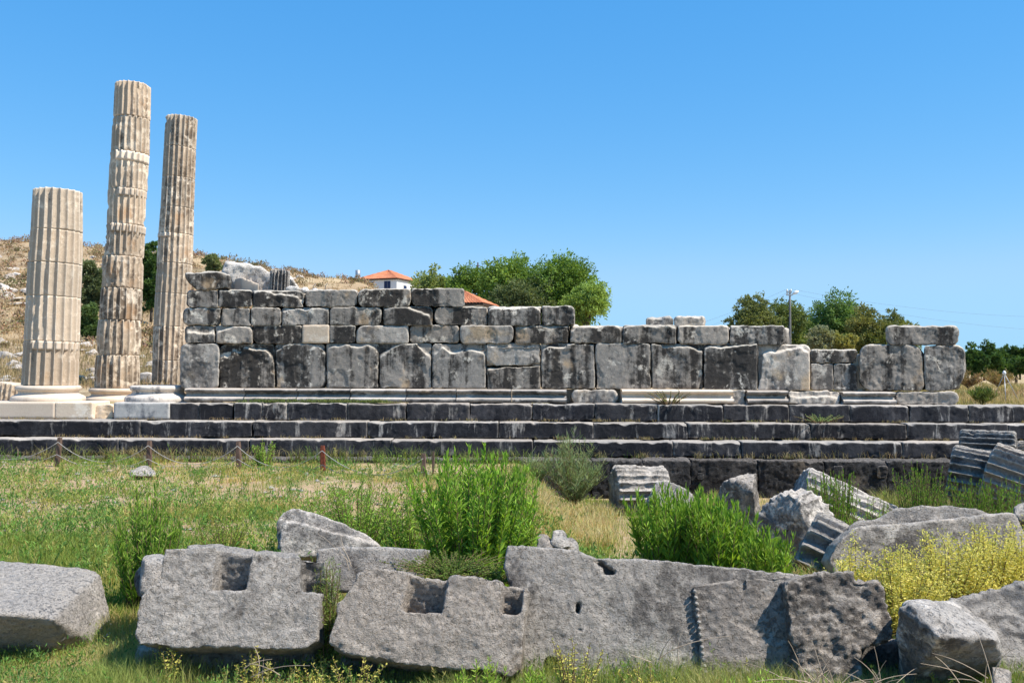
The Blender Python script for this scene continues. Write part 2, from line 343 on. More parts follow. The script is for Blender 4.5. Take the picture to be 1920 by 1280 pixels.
def wallblock(parent,x0,x1,y0,y1,r=None,chip=None,cb=None,Y=17.4,dep=.5,mat='wall',seed=None,jit=.5,rough=((2.5,.012,3),(14,.009,4)),sm=0,vox=.019,push=.08,name='stone_block'):
    seed=seed if seed is not None else int(x0*7+y0); rd=random.Random(seed)
    if r is None: r=tuple(rd.choice((1,1.5,2,3,5)) for _ in range(2))+tuple(rd.choice((1.5,3,6,10,13)) for _ in range(2))
    mx=min(x1-x0,y1-y0)/2.1; r=tuple(min(q,mx) for q in r); x0-=.7;x1+=.7;y1+=.6
    bm=bmesh.new(); full=densify(rrect(x0,x1,y0,y1,r),8,jit,True,seed)
    Yj=Y+rd.uniform(-.025,.025)
    if chip or cb:
        top=densify(chip if chip else [(x0,y0),(x1,y0)],5,.7,False,seed); bot=densify(cb if cb else [(x1-1,y1),(x0+1,y1)],7,jit,False,seed+1)
        fr=top+bot
        bk=[(x,y-(y-y0)*.3) if i<len(top) and chip else ((x,y+(y1-y)*.6) if cb else (x,y)) for i,(x,y) in enumerate(fr)]
        solid(bm,[at(x,y,Yj) for x,y in fr],[at(x,y,Yj+push) for x,y in bk])
        solid(bm,[at(x,y,Yj+push*.8) for x,y in full],[at(x,y,Yj+dep) for x,y in full])
    else:
        f2=[(x0+(x-x0)*.985+.007*(x1-x0),y) for x,y in full]
        solid(bm,[at(x,y,Yj) for x,y in f2],[at(x,y,Yj+dep) for x,y in full])
    o=obj(name,carve(bm,name,vox,sm,rough=rough,seed=seed,fac=.3,spall=.012 if jit>.2 and vox<.03 else 0),M[mat],parent); return o
# ---------------------------------------------------------------- temple wall
W=thing('temple_wall','long ruined temple wall of grey weathered stone blocks standing above the steps','wall',(0,17.4,1.0))
ch={2:[(412.7,676),(421,668),(427,672),(439,657),(450,663),(457,651),(475,656),(498,658),(507,667),(514,682)],
3:[(516.5,662),(530,651),(543,645),(579,644),(597,649),(606,657),(611,664)],
4:[(613,660),(622,651),(636,651),(649.5,645),(658.5,651),(674,652),(690,647),(704,656),(710,667)],
5:[(712,671),(734,655),(752,645),(781,644),(791,657.5),(800,666),(809,672)],
6:[(811,669),(830,652),(846,663),(867,661),(882,657.5),(896,660),(909,666)],
8:[(1015,664),(1028,651),(1057,653.6),(1064,645),(1115,644)],
10:[(1221,645),(1240,645),(1242,650),(1275,650.7),(1290,651),(1313,661),(1317,661)],
11:[(1320,656),(1332,649.6),(1353,654),(1374,649.6),(1395,647.5),(1419,645)],
12:[(1430,668),(1443,661),(1459,661),(1480,655),(1500,651),(1517,664)]}
wallblock(W,340,410,644,727,(14,10,8,8),mat='wall_pale',rough=((4,.03,4),(16,.012,3)))
wallblock(W,411.5,515.5,645,726,(16,10,4,3),ch[2])
wallblock(W,516.5,611.5,644,727,(6,12,8,2),ch[3],cb=[(611,712),(606,722),(600,727),(518,727)])
wallblock(W,613,710.5,644,727,(3,4,2,2),ch[4])
wallblock(W,711.5,809,643,727,(3,4,2,2),ch[5])
wallblock(W,810.5,911,643,727,(10,4,2,2),ch[6])
wallblock(W,912.5,1012.5,643,686,(6,3,2,3),cb=[(1012,679),(990,684),(960,686),(930,688),(920,682),(913,677)])
wallblock(W,912.5,1012.5,690,728,(1,1,2,2),[(913,694),(928,692),(940,688),(1000,687),(1012,684)])
wallblock(W,1014.5,1115.5,643.5,728,(4,3,2,6),ch[8])
wallblock(W,1117,1219.5,643.5,729,(5,5,3,3),mat='wall')
wallblock(W,1220.5,1317.5,644,729,(2,8,6,5),ch[10],cb=[(1317,705),(1312,716),(1309,729),(1222,729)])
wallblock(W,1319,1420,644,730,(6,2,12,7),ch[11])
wallblock(W,1421,1519,646,731,(4,14,16,18),ch[12],mat='wall_pale',push=.14)
wallblock(W,1520.5,1606,655,680,(2,4,3,2),Y=17.46)
wallblock(W,1520.5,1562,681.5,731,(2,2,3,5),Y=17.5,mat='wall_pale')
wallblock(W,1563.5,1606,681.5,731,(5,10,4,3),Y=17.48)
wallblock(W,1600,1625,664,731,(3,3,3,3),Y=17.62,mat='speckle')
wallblock(W,1611,1732,646,732,(20,26,10,24),mat='wall',rough=((3,.03,4),(16,.012,3)))
wallblock(W,1734,1810,647,732,(4,20,40,5),rough=((3,.03,4),(16,.012,3)))
wallblock(W,1662,1797,611,646,(9,12,12,14),rough=((3,.03,4),(16,.012,3)))
# second course
wallblock(W,347,404,610.5,643,(10,2,2,10),[(349,624),(362,623),(380,626),(403,624)])
wallblock(W,405,474,610.5,643,(3,4,8,2),[(406,624),(427,617),(439,611),(466,613),(473,622)])
wallblock(W,475,566,610,644,(4,2,2,10)); wallblock(W,567,617,609,643,(1,1,1,1),mat='speckle',Y=17.37,jit=.1,rough=((3,.003,2),))
wallblock(W,618,667,610,643,(2,3,4,3)); wallblock(W,668.5,766,610.5,643,(16,3,3,3),mat='wall_pale')
wallblock(W,767.5,861.5,609,643.5,(8,9,9,9),mat='wall'); wallblock(W,863,962.5,610,644,(5,8,14,10),mat='wall_pale')
wallblock(W,964,1066.5,610,643.5,(4,3,4,5),[(965,617),(985,612),(1010,611),(1030,616),(1050,611),(1066,611)])
wallblock(W,1068.5,1165.5,611,642,(10,10,12,4),[(1070,622),(1085,611),(1105,613),(1120,615),(1135,611),(1152,610),(1165,620)])
wallblock(W,1167.5,1268,609,644,(6,8,3,6),[(1168,616),(1180,611),(1205,610),(1230,614),(1250,609),(1267,616)])
wallblock(W,1270,1366.5,610,645,(5,6,10,14)); wallblock(W,1368.5,1471,610,646,(4,5,8,6))
# third course
wallblock(W,344,414,577,610,(10,2,6,12)); wallblock(W,415,470,576.5,610,(3,6,2,3),mat='wall'); wallblock(W,471,527,576.5,610,(6,8,8,3))
wallblock(W,528.5,617.5,577,610,(8,3,9,10),[(530,584),(545,578),(565,579),(572,583),(585,577),(616,579)])
wallblock(W,619,715.5,576,609.5,(9,8,12,4)); wallblock(W,717.5,811,574.5,609.5,(8,10,12,14),[(719,580),(735,576),(762,576),(775,582),(795,590),(806,594)],mat='wall')
wallblock(W,814,914,575,609.5,(12,3,2,16)); wallblock(W,915,1014.5,575,609.5,(5,3,3,10),[(916,583),(930,577),(960,579),(975,577),(1000,575),(1014,583)])
wallblock(W,1016,1077,573.5,609.5,(5,10,3,3))
# fourth and fifth course
wallblock(W,350,408.5,544,576,(10,2,2,10)); wallblock(W,409.5,473.5,543,575,(2,6,8,2))
wallblock(W,474.5,570,545,576,(4,12,14,3),[(475,549),(495,544),(515,552),(540,553),(560,558)],mat='wall'); wallblock(W,572,671,543,575,(12,8,10,8))
wallblock(W,672.5,769.5,542,574.5,(12,4,8,12)); wallblock(W,771.5,872,541,574.5,(5,6,6,14))
bm=bmesh.new(); e1=[(348,512),(375,511),(405,509),(430,514),(434,522),(432,543),(416,541),(371,544),(362,534),(351,525)]
e1=densify(e1,6,.8,True,3); solid(bm,[at(x,y,17.42) for x,y in e1],[at(x,y,17.95) for x,y in e1])
obj('stone_block',carve(bm,'stone_block',.024,3,rough=((4,.03,4),(18,.01,3)),seed=4),M['wall'],W)
# back leaf of the wall so that the gaps are closed by stone
for (a,b,c,d) in ((352,470,612,726),(474,760,580,725),(764,1010,580,725),(1014,1300,612,726),(1302,1480,614,727),(480,860,548,580),(1500,1800,664,729)):
    wallblock(W,a,b,c,d,(3,3,3,3),Y=17.93,dep=.4,vox=.05,name='backing_block')
# ---------------------------------------------------------------- wall base mouldings
def profile(h,d):
    # (y outwards, z) upper torus, scotia, lower torus
    p=[]
    for a in np.linspace(90,-80,9): p.append((-(.55+.45*math.cos(R(a))*.9)*d*.9+ .0,h*(.84+.13*math.sin(R(a)))))
    for t in np.linspace(0,1,7): p.append((-(.42-.16*math.sin(t*math.pi))*d-t*d*.22,h*(.66-.26*t)))
    for a in np.linspace(80,-90,11): p.append((-(.52+.5*math.cos(R(a)))*d,h*(.20+.19*math.sin(R(a)))))
    return p
def moulding(parent,xa,xb,Yb,z0,z1,d,mat,amp=.006,seed=0,name='base_moulding'):
    p=profile(z1-z0,d); p=[(.3,z1-z0)]+p+[(.3,0)]; P=np.array(p)
    n=max(4,int((xb-xa)/.03)); xs=np.linspace(xa,xb,n); k=len(P)
    V=np.zeros((n,k,3)); V[:,:,0]=xs[:,None]; V[:,:,1]=Yb+P[None,:,0]; V[:,:,2]=z0+P[None,:,1]
    V=V.reshape(-1,3); nn=fbm(V,5,4,seed); ch_=np.clip(fbm(V,2.2,3,seed+8)-.22,0,1)
    V[:,1]+=(nn*amp*2+ch_*amp*14)*(V[:,1]<Yb); V[:,2]+=nn*amp
    i=np.arange(n-1)[:,None]*k; j=np.arange(k-1)[None,:]
    Fc=np.stack([i+j,i+k+j,i+k+j+1,i+j+1],-1).reshape(-1,4)
    mb=MB(); mb.add(V,Fc)
    for e,off in ((0,0),(1,(n-1)*k)):
        c=np.array([[V[off][0],Yb+.2,(z0+z1)/2]]); base=mb.n; mb.add(c,np.zeros((0,3),int))
        jj=np.arange(k-1); t=np.stack([jj+off,jj+1+off,jj*0+base],-1); mb.F[3].append(t if e else t[:,::-1])
        mb.F[3].append(np.array([[off+k-1,off,base] if e else [off,off+k-1,base]]))
    return obj(name,mb.mesh(name),M[mat],parent)
ZT=.99; ZW=at(1000,728,17.4).z-.012
def xp(px,Y): return (px-960)/F*Y
js=[352,463,561,660,764,857,960,1063]
for a,b in zip(js[:-1],js[1:]): moulding(W,xp(a,17.3)+.004,xp(b,17.3)-.004,17.32,ZT,ZW,.2,'mould',.006,a)
for a,b in ((1165,1271),(1271.5,1373)): moulding(W,xp(a,17.3),xp(b,17.3)-.003,17.31,ZT,ZW+.01,.2,'marble',.0008,a)
moulding(W,xp(1398,17.3),xp(1475,17.3),17.34,ZT,ZW,.2,'mould',.007,3); moulding(W,xp(1577,17.3),xp(1676,17.3),17.36,ZT,ZW-.02,.19,'mould',.009,5)
wallblock(W,1374,1397,731,757,(4,2,3,2),Y=17.28,mat='wall_pale'); wallblock(W,1478,1575,733,757,(6,8,5,3),[(1480,742),(1500,746),(1540,744),(1574,746)],Y=17.22,mat='wall_pale',rough=((5,.03,4),(16,.012,3)))
wallblock(W,1072,1157,731,755,(11,11,10,10),Y=17.3,mat='wall_pale',rough=((3,.04,4),(16,.012,3))); wallblock(W,1678,1797,734,758,(9,11,11,8),Y=17.3,mat='wall_pale',rough=((4,.03,4),(16,.012,3)))
wallblock(W,1060,1168,729,756,(2,2,2,2),Y=17.62,vox=.04,mat='speckle'); wallblock(W,1370,1680,732,757,(2,2,2,2),Y=17.5,vox=.05,name='backing_block')
# ---------------------------------------------------------------- stepped platform
S=thing('stepped_platform','stepped temple platform of blackened stone courses below wall and columns','steps',(0,16,0))
def stepblock(xa,xb,z0,z1,Y,dep,mat,seed,chips=0,rough=((2.5,.010,3),(16,.005,4)),vox=.021,jit=.004):
    rd=random.Random(seed); bm=bmesh.new(); L=xb-xa
    top=[(xa+.001,z1)]; x=xa+.1
    while x<xb-.1:
        dz=abs(rd.gauss(0,jit*1.3)); 
        if rd.random()<chips*.12: dz+=rd.uniform(.02,.06)
        top.append((x,z1-dz)); x+=rd.uniform(.05,.14)
    top.append((xb-.001,z1-(.05 if rd.random()<chips*.4 else 0)))
    fr=top+[(xb-.001,z0+.01),(xa+.001,z0+.01)]
    bk=[(a,z1) for a,_ in top]+fr[len(top):]
    solid(bm,[Vector((a,Y,z)) for a,z in fr],[Vector((a,Y+.07,z)) for a,z in bk])
    solid(bm,[Vector((xa+.0,Y+.05,z1)),Vector((xb-.0,Y+.05,z1)),Vector((xb-.0,Y+.05,z0)),Vector((xa+.0,Y+.05,z0))],[Vector((xa+.0,Y+dep,z1)),Vector((xb-.0,Y+dep,z1)),Vector((xb-.0,Y+dep,z0)),Vector((xa+.0,Y+dep,z0))])
    return obj('step_block',carve(bm,'step_block',vox,0,rough=rough,seed=seed,wear=4 if chips else 0,spall=.01 if chips else 0),M[mat],S)
def course(js,z0,z1,Y,dep,mat,chips,skip=(),**kw):
    for i,(a,b) in enumerate(zip(js[:-1],js[1:])):
        if i in skip: continue
        stepblock(xp(a,Y),xp(b,Y),z0+random.uniform(-.0,.004),z1+random.uniform(-.006,.006),Y+random.uniform(-.012,.012),dep,mat,int(a+Y*100+5000),chips,**kw)
course([440,492,540,652,763,881,998,1116,1233,1357,1480,1594,1705,1816,1932,2080,2250,2450],.66,.99,17.0,.62,'step',1.2)
course([320,375,439],.66,.985,17.02,.6,'step',2.5)
course([-560,-380,-180,-20,265,475,690,935,1113,1290,1520,1700,1890,2060,2250,2450],.36,.66,16.66,.7,'step',1.)
course([-560,-400,-230,-60,225,470,735,1000,1262,1390,1690,1950,2130,2300,2500],.06,.357,16.30,.7,'step',1.)
course([-560,-400,-230,-90,60,190,320,450,610,740,860,990,1110,1205,1296,1420,1545,1662,1790,1900,2060,2230,2450],-.95,.056,15.92,.75,'foot',1.2,rough=((4,.03,4),(20,.02,3)))
for (a,b,y0,y1) in ((1306,1322,885,900),(1563,1580,872,893),(1645,1664,873,896)):
    wallblock(S,a,b,y0,y1,(5,5,5,5),Y=15.86,dep=.2,mat='foot',name='lifting_boss')
# pale replacement stones in the top course
def plain(x0,x1,mat,Y=16.99,sd=1,**kw):
    o=stepblock(xp(x0,Y),xp(x1,Y),.665,.985,Y,.75,mat,sd,0,rough=((2,.002,2),),jit=.0008); return o
plain(-560,-330,'marble',sd=71); plain(-330,-120,'marble',sd=72)
plain(-120,104,'marble',sd=7); plain(105,175,'speckle',Y=17.0,sd=8); plain(214,319,'marblegrey',sd=9)
wallblock(S,177,213,758,788,(9,8,9,8),Y=17.12,mat='speckle',rough=((5,.03,4),(16,.01,3)),name='rubble_stone')
wallblock(S,160,230,757,789,(2,2,2,2),Y=17.5,mat='speckle',name='backing_block')
# ---------------------------------------------------------------- columns
def drum_mesh(R0,R1,H,seed,wear=.5,nf=24,fd=.068,nz=None,barrel=0.,chipend=.02,clip=(),nth=None,eh=.015,rough=.006,phase=None):
    nth=nth or nf*12; nz=nz or max(6,int(H/.022)); th=np.linspace(0,2*np.pi,nth,endpoint=False); t=np.linspace(0,1,nz)
    T,Z=np.meshgrid(th,t); Rr=R0+(R1-R0)*Z+barrel*np.sin(np.pi*Z)
    u=(T*nf/(2*np.pi)+(seed*.37 if phase is None else phase))%1.0; q=np.clip(np.abs(u-.5)/.455,0,1); fl=np.sqrt(np.clip(1-q*q,0,1))
    rr=Rr-fl*fd
    P=np.stack([np.cos(T)*.4,np.sin(T)*.4,Z*H],-1).reshape(-1,3)
    n1=fbm(P,3.2,4,seed).reshape(T.shape); n2=fbm(P,14,3,seed+3).reshape(T.shape)
    er=np.clip((n1+ (wear-.75))*1.6,0,1)*fd*1.15+np.clip(n2+wear*.6-.5,0,1)*.03*wear
    de=np.minimum(Z,1-Z)*H; er=er+np.clip(1-de/.035,0,1)**2*(chipend*.5+chipend*np.clip(n1+.35,0,1)*2)
    rr=np.minimum(rr,Rr-er)+n2*rough
    X=rr*np.cos(T); Y=rr*np.sin(T); ZZ=Z*H+ (Z-.5)*0+np.where((Z>.99)|(Z<.01),n1*.01,0)
    V=np.stack([X,Y,ZZ],-1).reshape(-1,3); i=np.arange(nz-1)[:,None]*nth; j=np.arange(nth)[None,:]; j2=(j+1)%nth
    Fq=[np.stack([i+j,i+j2,i+nth+j2,i+nth+j],-1).reshape(-1,4)]; Vs=[V]; n=len(V)
    for top in (0,1):
        ring=V[(nz-1)*nth:] if top else V[:nth]; prev=np.arange(nth)+((nz-1)*nth if top else 0)
        for f in (.93,.75,.5,.25,.03):
            W_=ring*np.array([f,f,1]); pn=fbm(W_,5,4,seed+9+top); W_[:,2]+=pn*eh*2*(1 if top else -1)*(1-f*.5)
            Vs.append(W_); cur=np.arange(nth)+n; n+=nth; a,b=(prev,np.roll(prev,-1)); c,d=cur,np.roll(cur,-1)
            Fq.append(np.stack([a,b,d,c],-1) if top else np.stack([b,a,c,d],-1)); prev=cur
    V=np.concatenate(Vs)
    for (nx,ny,nz_,dd) in clip:
        nn=np.array([nx,ny,nz_],float); nn/=np.linalg.norm(nn); s=V@nn-dd-fbm(V,4,4,seed+31)*.05-fbm(V,18,2,seed+3)*.01; V=V-np.clip(s,0,None)[:,None]*nn
    return V,Fq
def orient(V,base,axis,roll=0.):
    q=Vector((0,0,1)).rotation_difference(Vector(axis).normalized()).to_matrix()@Matrix.Rotation(roll,3,'Z')
    return V@np.array(q).T+np.array(base)
def column(name,label,Y,rows,mat,nf=20,wear=.5,offs=None,group=None,strips=(),barrels={},wears={},chip=.013,ph=False):
    bx=(rows[0][1]+rows[0][2])/2; b=at(bx,rows[0][0],Y); C_=thing(name,label,'column',b)
    for i,(lo,hi) in enumerate(zip(rows[:-1],rows[1:])):
        y0,l0,r0=lo[:3]; y1,l1,r1=hi[:3]
        if len(lo)>3: l0,r0=lo[3],lo[4]
        A=at((l0+r0)/2,y0,Y); B=at((l1+r1)/2,y1,Y); sc_=Y/F*.5*1.012
        ax=B-A; H=ax.length-.006
        V,Fq=drum_mesh((r0-l0)*sc_,(r1-l1)*sc_,H,i*5+int(Y*3),wears.get(i,wear),nf,barrel=barrels.get(i,0.),nz=max(8,int(H/.025)),chipend=chip,phase=.2 if ph else None)
        V=orient(V,A,ax,0 if ph else i*.02)
        o=obj('column_drum',mk('column_drum',V,Fq),M[mat],C_)
    for (ya,yb,xa,xb) in strips:
        # pale marble repair: a fluted ring segment let into the drum
        rw=np.array([(r[0],r[1],r[2]) for r in rows]); ys_=rw[:,0][::-1]
        L=lambda y:np.interp(y,ys_,rw[:,1][::-1]); Q=lambda y:np.interp(y,ys_,rw[:,2][::-1])
        A=at((L(yb)+Q(yb))/2,yb,Y); B=at((L(ya)+Q(ya))/2,ya,Y); rad=(Q(yb)-L(yb))*.5*Y/F*1.02+.006; H=(B-A).length
        cx=(L(yb)+Q(yb))/2; hw=(Q(yb)-L(yb))/2
        a0=math.acos(max(-1,min(1,(xa-cx)/hw))); a1=math.acos(max(-1,min(1,(xb-cx)/hw)))-(.5 if xb-cx>hw*.93 else 0)
        th=-np.linspace(a0,a1,90); t=np.linspace(0,1,5); T,Z=np.meshgrid(th,t); u=(T*nf/(2*np.pi))%1.; q=np.clip(np.abs(u-.5)/.4,0,1)
        rr=rad-np.sqrt(np.clip(1-q*q,0,1))*.06
        Vv=np.stack([rr*np.cos(T),rr*np.sin(T),Z*H],-1).reshape(-1,3); Vi=np.stack([(rad-.09)*np.cos(T),(rad-.09)*np.sin(T),Z*H],-1).reshape(-1,3)
        n=90; i=np.arange(4)[:,None]*n; j=np.arange(n-1)[None,:]; Fo=np.stack([i+j,i+n+j,i+n+j+1,i+j+1],-1).reshape(-1,4)
        k=5*n; jj=np.arange(n-1); T0=np.stack([jj,jj+1,jj+1+k,jj+k],-1); T1=np.stack([jj+4*n+1,jj+4*n,jj+4*n+k,jj+4*n+1+k],-1)
        ii=np.arange(4)*n; E0=np.stack([ii,ii+k,ii+n+k,ii+n],-1); E1=np.stack([ii+n-1,ii+2*n-1,ii+2*n-1+k,ii+n-1+k],-1)
        V=orient(np.concatenate([Vv,Vi]),A,B-A)
        obj('marble_repair',mk('marble_repair',V,[np.concatenate([Fo,(Fo+k)[:,::-1],T0,T1,E0,E1])]),M['marble'],C_)
    return C_
def colbase(parent,cx,yt,yb,wt,wb,Y,mat,seed=0,amp=.001,name='column_base'):
    c=at(cx,yb,Y); H=(at(cx,yt,Y).z-c.z); rb=wb/2*Y/F; rt_=wt/2*Y/F; p=[(0,0)]
    for a in np.linspace(-90,75,9): p.append((rb-.06+.06*math.cos(R(a)),H*(.21+.21*math.sin(R(a)))))
    for t in np.linspace(0,1,6): p.append((lerp(rb-.065,rt_-.05,t)-.035*math.sin(math.pi*t),H*lerp(.44,.66,t)))
    for a in np.linspace(-80,90,8): p.append((rt_-.05+.05*math.cos(R(a)),H*(.84+.15*math.sin(R(a)))))
    p.append((rt_*.6,H)); p.append((0.01,H)); P=np.array(p); n=96; th=np.linspace(0,2*np.pi,n,endpoint=False)
    V=np.stack([P[:,0][:,None]*np.cos(th),P[:,0][:,None]*np.sin(th),np.repeat(P[:,1][:,None],n,1)],-1).reshape(-1,3)
    V=V+fbm(V,6,3,seed)[:,None]*amp*np.array([1,1,1]); V=V+np.array(c)
    i=np.arange(len(P)-1)[:,None]*n; j=np.arange(n)[None,:]; j2=(j+1)%n
    return obj(name,mk(name,V,np.stack([i+j,i+j2,i+n+j2,i+n+j],-1).reshape(-1,4)),M[mat],parent)
c1=column('fluted_column','short thick fluted column of pale marble, leftmost and closest, on cream base','',[],'col') if 0 else None
Y1=17.72
K1=column('fluted_column','shortest and thickest fluted column, leftmost, grey-stained on its left side',Y1,[(722,46,142),(640,51,145),(557,55,147),(495,58,150),(434,63,151),(358,67,151)],'col2',wear=.42,strips=[(640,656,84,142)],wears={3:.55,1:.5},chip=.004,ph=True)
colbase(K1,91,722,755,112,128,Y1,'marble')
Y2=21.3
K2=column('fluted_column','tallest fluted column with nine worn bulging drums, middle of the three columns',Y2,
 [(727,181,259),(665.5,184,258,187,258),(600,188,260,190,262),(541,192,264,192,265),(482,195,267,198,267),(423,201,270,203,270),(357,205,272,206,274),(289,209,277,211,278),(223,214,279,215,280),(159,218,281)],
 'col',wear=.62,strips=[(289,306,226,277),(357,371,231,271),(423,438,218,269)],barrels={1:.035,0:.015,4:.0,2:.012},wears={1:.55,3:.85,4:.75})
colbase(K2,216,727,756,92,104,Y2,'marble')
Y3=25.2
K3=column('fluted_column','slender sandy fluted column behind the wall end, rightmost of the three columns',Y3,
 [(728,286,346),(675,288,349),(612,290,352),(551,293,356),(495,296,359),(440,299,361),(391,303,362),(335,306,364),(279,309,366),(221,312,369)],'col',wear=.5,strips=[(440,447,300,330)],wears={4:.4,5:.35,6:.35,7:.45},chip=.006,ph=True)
colbase(K3,316,728,748,72,82,Y3,'marble')
BB=thing('empty_column_base','round grey marble column base with no shaft, beside the left end of the wall','column base',at(297,755,17.72))
colbase(BB,297,722,755,101,119,17.72,'basem',3,.003,'torus_base')
FL=MB(); FL.box(-14,-6.9,17.6,27,.6,.84); o=obj('temple_floor',FL.mesh('temple_floor',False),M['wall_pale']); tag(o,kind='structure')
# ---------------------------------------------------------------- loose stones: generic builders
def slabstone(name,label,cat,fronts,P0,lean,yaw,vox,mat,cuts=(),step=22,jit=1.,rough=((4,.012,3),(30,.004,3)),sm=2,seed=0,chis=.0,group=None,asmesh=False):
    """fronts: list of (pixel outline, push in front (m), thickness (m)); lean/yaw of the face in degrees"""
    N=Matrix.Rotation(R(yaw),3,'Z')@Matrix.Rotation(R(-lean),3,'X')@Vector((0,-1,0))
    P0=at(*P0); bm=bmesh.new()
    for q,(pts,pf,th) in enumerate(fronts):
        pp=densify(pts,step,jit,True,seed+q); A=[plane_at(x,y,P0+N*pf,N) for x,y in pp]; B=[a-N*th for a in A]; solid(bm,A,B)
    cb=[]
    for pts,dp,*dt in cuts:
        dt=dt[0] if dt else dp; y0=min(p[1] for p in pts); y1=max(p[1] for p in pts)
        c=bmesh.new(); A=[plane_at(x,y,P0,N)  for x,y in pts]; solid(c,[a+N*.15 for a in A],[a-N*(dt+(dp-dt)*(p[1]-y0)/(y1-y0)) for a,p in zip(A,pts)]); cb.append(c)
    me=carve(bm,name,vox,min(sm,1),cuts=cb,rough=rough,seed=seed,chis=chis,wear=4,wfreq=7.,fac=.2)
    if asmesh: return me,N
    o=obj(name,me,M[mat]); recenter(o); tag(o,label,cat,group); return o,N,P0
def hullstone(name,label,cat,pts,vox,mat,rough=((4,.03,4),(20,.012,3)),sm=2,seed=0,group=None,link=True):
    bm=bmesh.new(); vs=[bm.verts.new(at(*p)) for p in pts]; r=bmesh.ops.convex_hull(bm,input=vs)
    bmesh.ops.delete(bm,geom=[v for v in bm.verts if not v.link_faces],context='VERTS')
    o=obj(name,carve(bm,name,vox,sm,rough=rough,seed=seed),M[mat]); recenter(o); tag(o,label,cat,group); return o
# broken marble pieces behind the wall top
bm=bmesh.new(); pl=densify([(419,506),(426,493),(457,494),(486,502),(500,511),(534,515),(548,523),(560,538),(562,560),(419,560)],7,1.2,True,2)
solid(bm,[at(x,y,18.35) for x,y in pl],[at(x,y,18.9) for x,y in pl])
o=obj('marble_fragment',carve(bm,'marble_fragment',.028,2,rough=((4,.07,5),(14,.03,3)),seed=12),M['white']); recenter(o); tag(o,'large jagged white marble fragment lying behind the upper left wall','marble fragment')
bm=bmesh.new(); solid(bm,[at(*p) for p in ((453,560,18.15),(452,519,18.15),(487,531,18.05),(487,560,18.05))],[at(*p)+Vector((-.32,.3,0)) for p in ((453,560,18.15),(452,519,18.15),(487,531,18.05),(487,560,18.05))])
o=obj('marble_block',carve(bm,'marble_block',.02,0,rough=((3,.002,2),),seed=3),M['marble']); recenter(o); tag(o,'clean cut cream marble block with slanted top, behind the upper left wall','marble block')
V,Fq=drum_mesh(.2,.2,.45,5,.4,16); V=orient(V,at(523,549,18.1),(0.05,0,1)); o=obj('fluted_fragment',mk('fluted_fragment',V,Fq),M['fluteddk']); recenter(o); tag(o,'small dark fluted column fragment on the wall top beside white marble','column fragment')
for i,(a,b,c,d,l) in enumerate(((1211,1263,596,612,'left one of two rough pale stones lying on the right wall course'),(1264.5,1320,594,612,'right one of two rough pale stones lying on the right wall course'))):
    bm=bmesh.new(); pp=densify(rrect(a,b,c,d,(5,4,3,3)),6,1,True,i); solid(bm,[at(x,y,17.55) for x,y in pp],[at(x,y,18.0) for x,y in pp])
    o=obj('loose_stone',carve(bm,'loose_stone',.026,2,rough=((5,.05,4),(16,.02,3)),seed=i+60),M['wall_pale']); recenter(o); tag(o,'rough pale '+l if 0 else l,'stone')
# rubble on the wall top
for i,(x,y,r) in enumerate(((548,541,14),(572,543,10),(590,543,8),(1078,612,10))):
    hullstone('rubble_stone',['white rubble stone on wall top beside the fluted fragment','low pale rubble stone on the fourth wall course','small pale rubble stone, rightmost on the fourth wall course','pale stone wedged at the step of the wall top'][i],'stone',
      [(x+r*math.cos(a)*random.uniform(.8,1.2),y+r*.6*math.sin(a)*random.uniform(.8,1.2)+2,17.75+(q%3-1)*.16) for q,a in enumerate(np.linspace(0,6.28,11))],.028,'white',seed=i)
# ---------------------------------------------------------------- foreground blocks
fgr=((2.5,.008,3),(13,.005,3),(36,.009,4))
# left tilted slab
def poly3(name,label,cat,A,B,vox,mat,cuts=(),seed=0,rough=fgr,sm=2,step=None):
    bm=bmesh.new(); solid(bm,[at(*p) for p in A],[at(*p) for p in B]); o=obj(name,carve(bm,name,vox,sm,rough=rough,seed=seed,chis=.006),M[mat]); recenter(o); tag(o,label,cat); return o
hullstone('carved_block','tilted grey block with smooth sunlit top, at the left edge of the foreground','stone block',
  [(-190,1046,5.9),(0,1052,5.95),(160,1062,6.0),(187,1077,5.9),(-190,1136,4.8),(0,1141,4.98),(60,1142,5.02),(101,1160,5.0),(-190,1190,4.95),(110,1215,5.2),(208,1170,5.75),(205,1220,5.6),(120,1240,5.35),(-190,1240,5.3)],.0125,'fg',rough=((3,.012,3),(13,.004,3),(34,.006,4)),seed=5)
notch=[(404,1010),(473,1010),(470,1050),(461,1106),(396,1106),(404,1060)]
notch2=[(563,1015),(625,1015),(625,1112),(575,1110),(562,1105)]
slabstone('carved_block','grey carved block with one deep central notch, second from the left in the front row','stone block',
  [([(303,1062),(310,1030),(345,1027),(362,1024),(405,1026),(470,1036),(560,1042),(606,1046),(607,1110),(600,1120),(596,1198),(575,1214),(500,1218),(440,1212),(330,1214),(262,1206),(252,1190),(262,1125),(276,1100),(296,1094)],0,.55)],
  (420,1210,4.72),24,2,.0095,'fg',cuts=[(notch,.19,.0),(notch2,.18,.02)],rough=fgr,seed=11,chis=.012,sm=2)
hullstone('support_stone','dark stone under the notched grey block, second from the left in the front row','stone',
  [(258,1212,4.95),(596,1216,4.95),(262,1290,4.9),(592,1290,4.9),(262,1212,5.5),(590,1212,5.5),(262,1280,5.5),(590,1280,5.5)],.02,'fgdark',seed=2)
hullstone('broken_slab','small pale flat-topped slab piece behind the left end of notched block','stone slab',
  [(267,1044,5.35),(276,1040,5.6),(310,1036,5.6),(312,1052,5.3),(272,1052,5.25),(262,1110,5.2),(310,1130,5.2),(275,1110,5.7),(315,1110,5.7)],.014,'fg',seed=6,rough=((5,.015,3),(24,.006,3)))
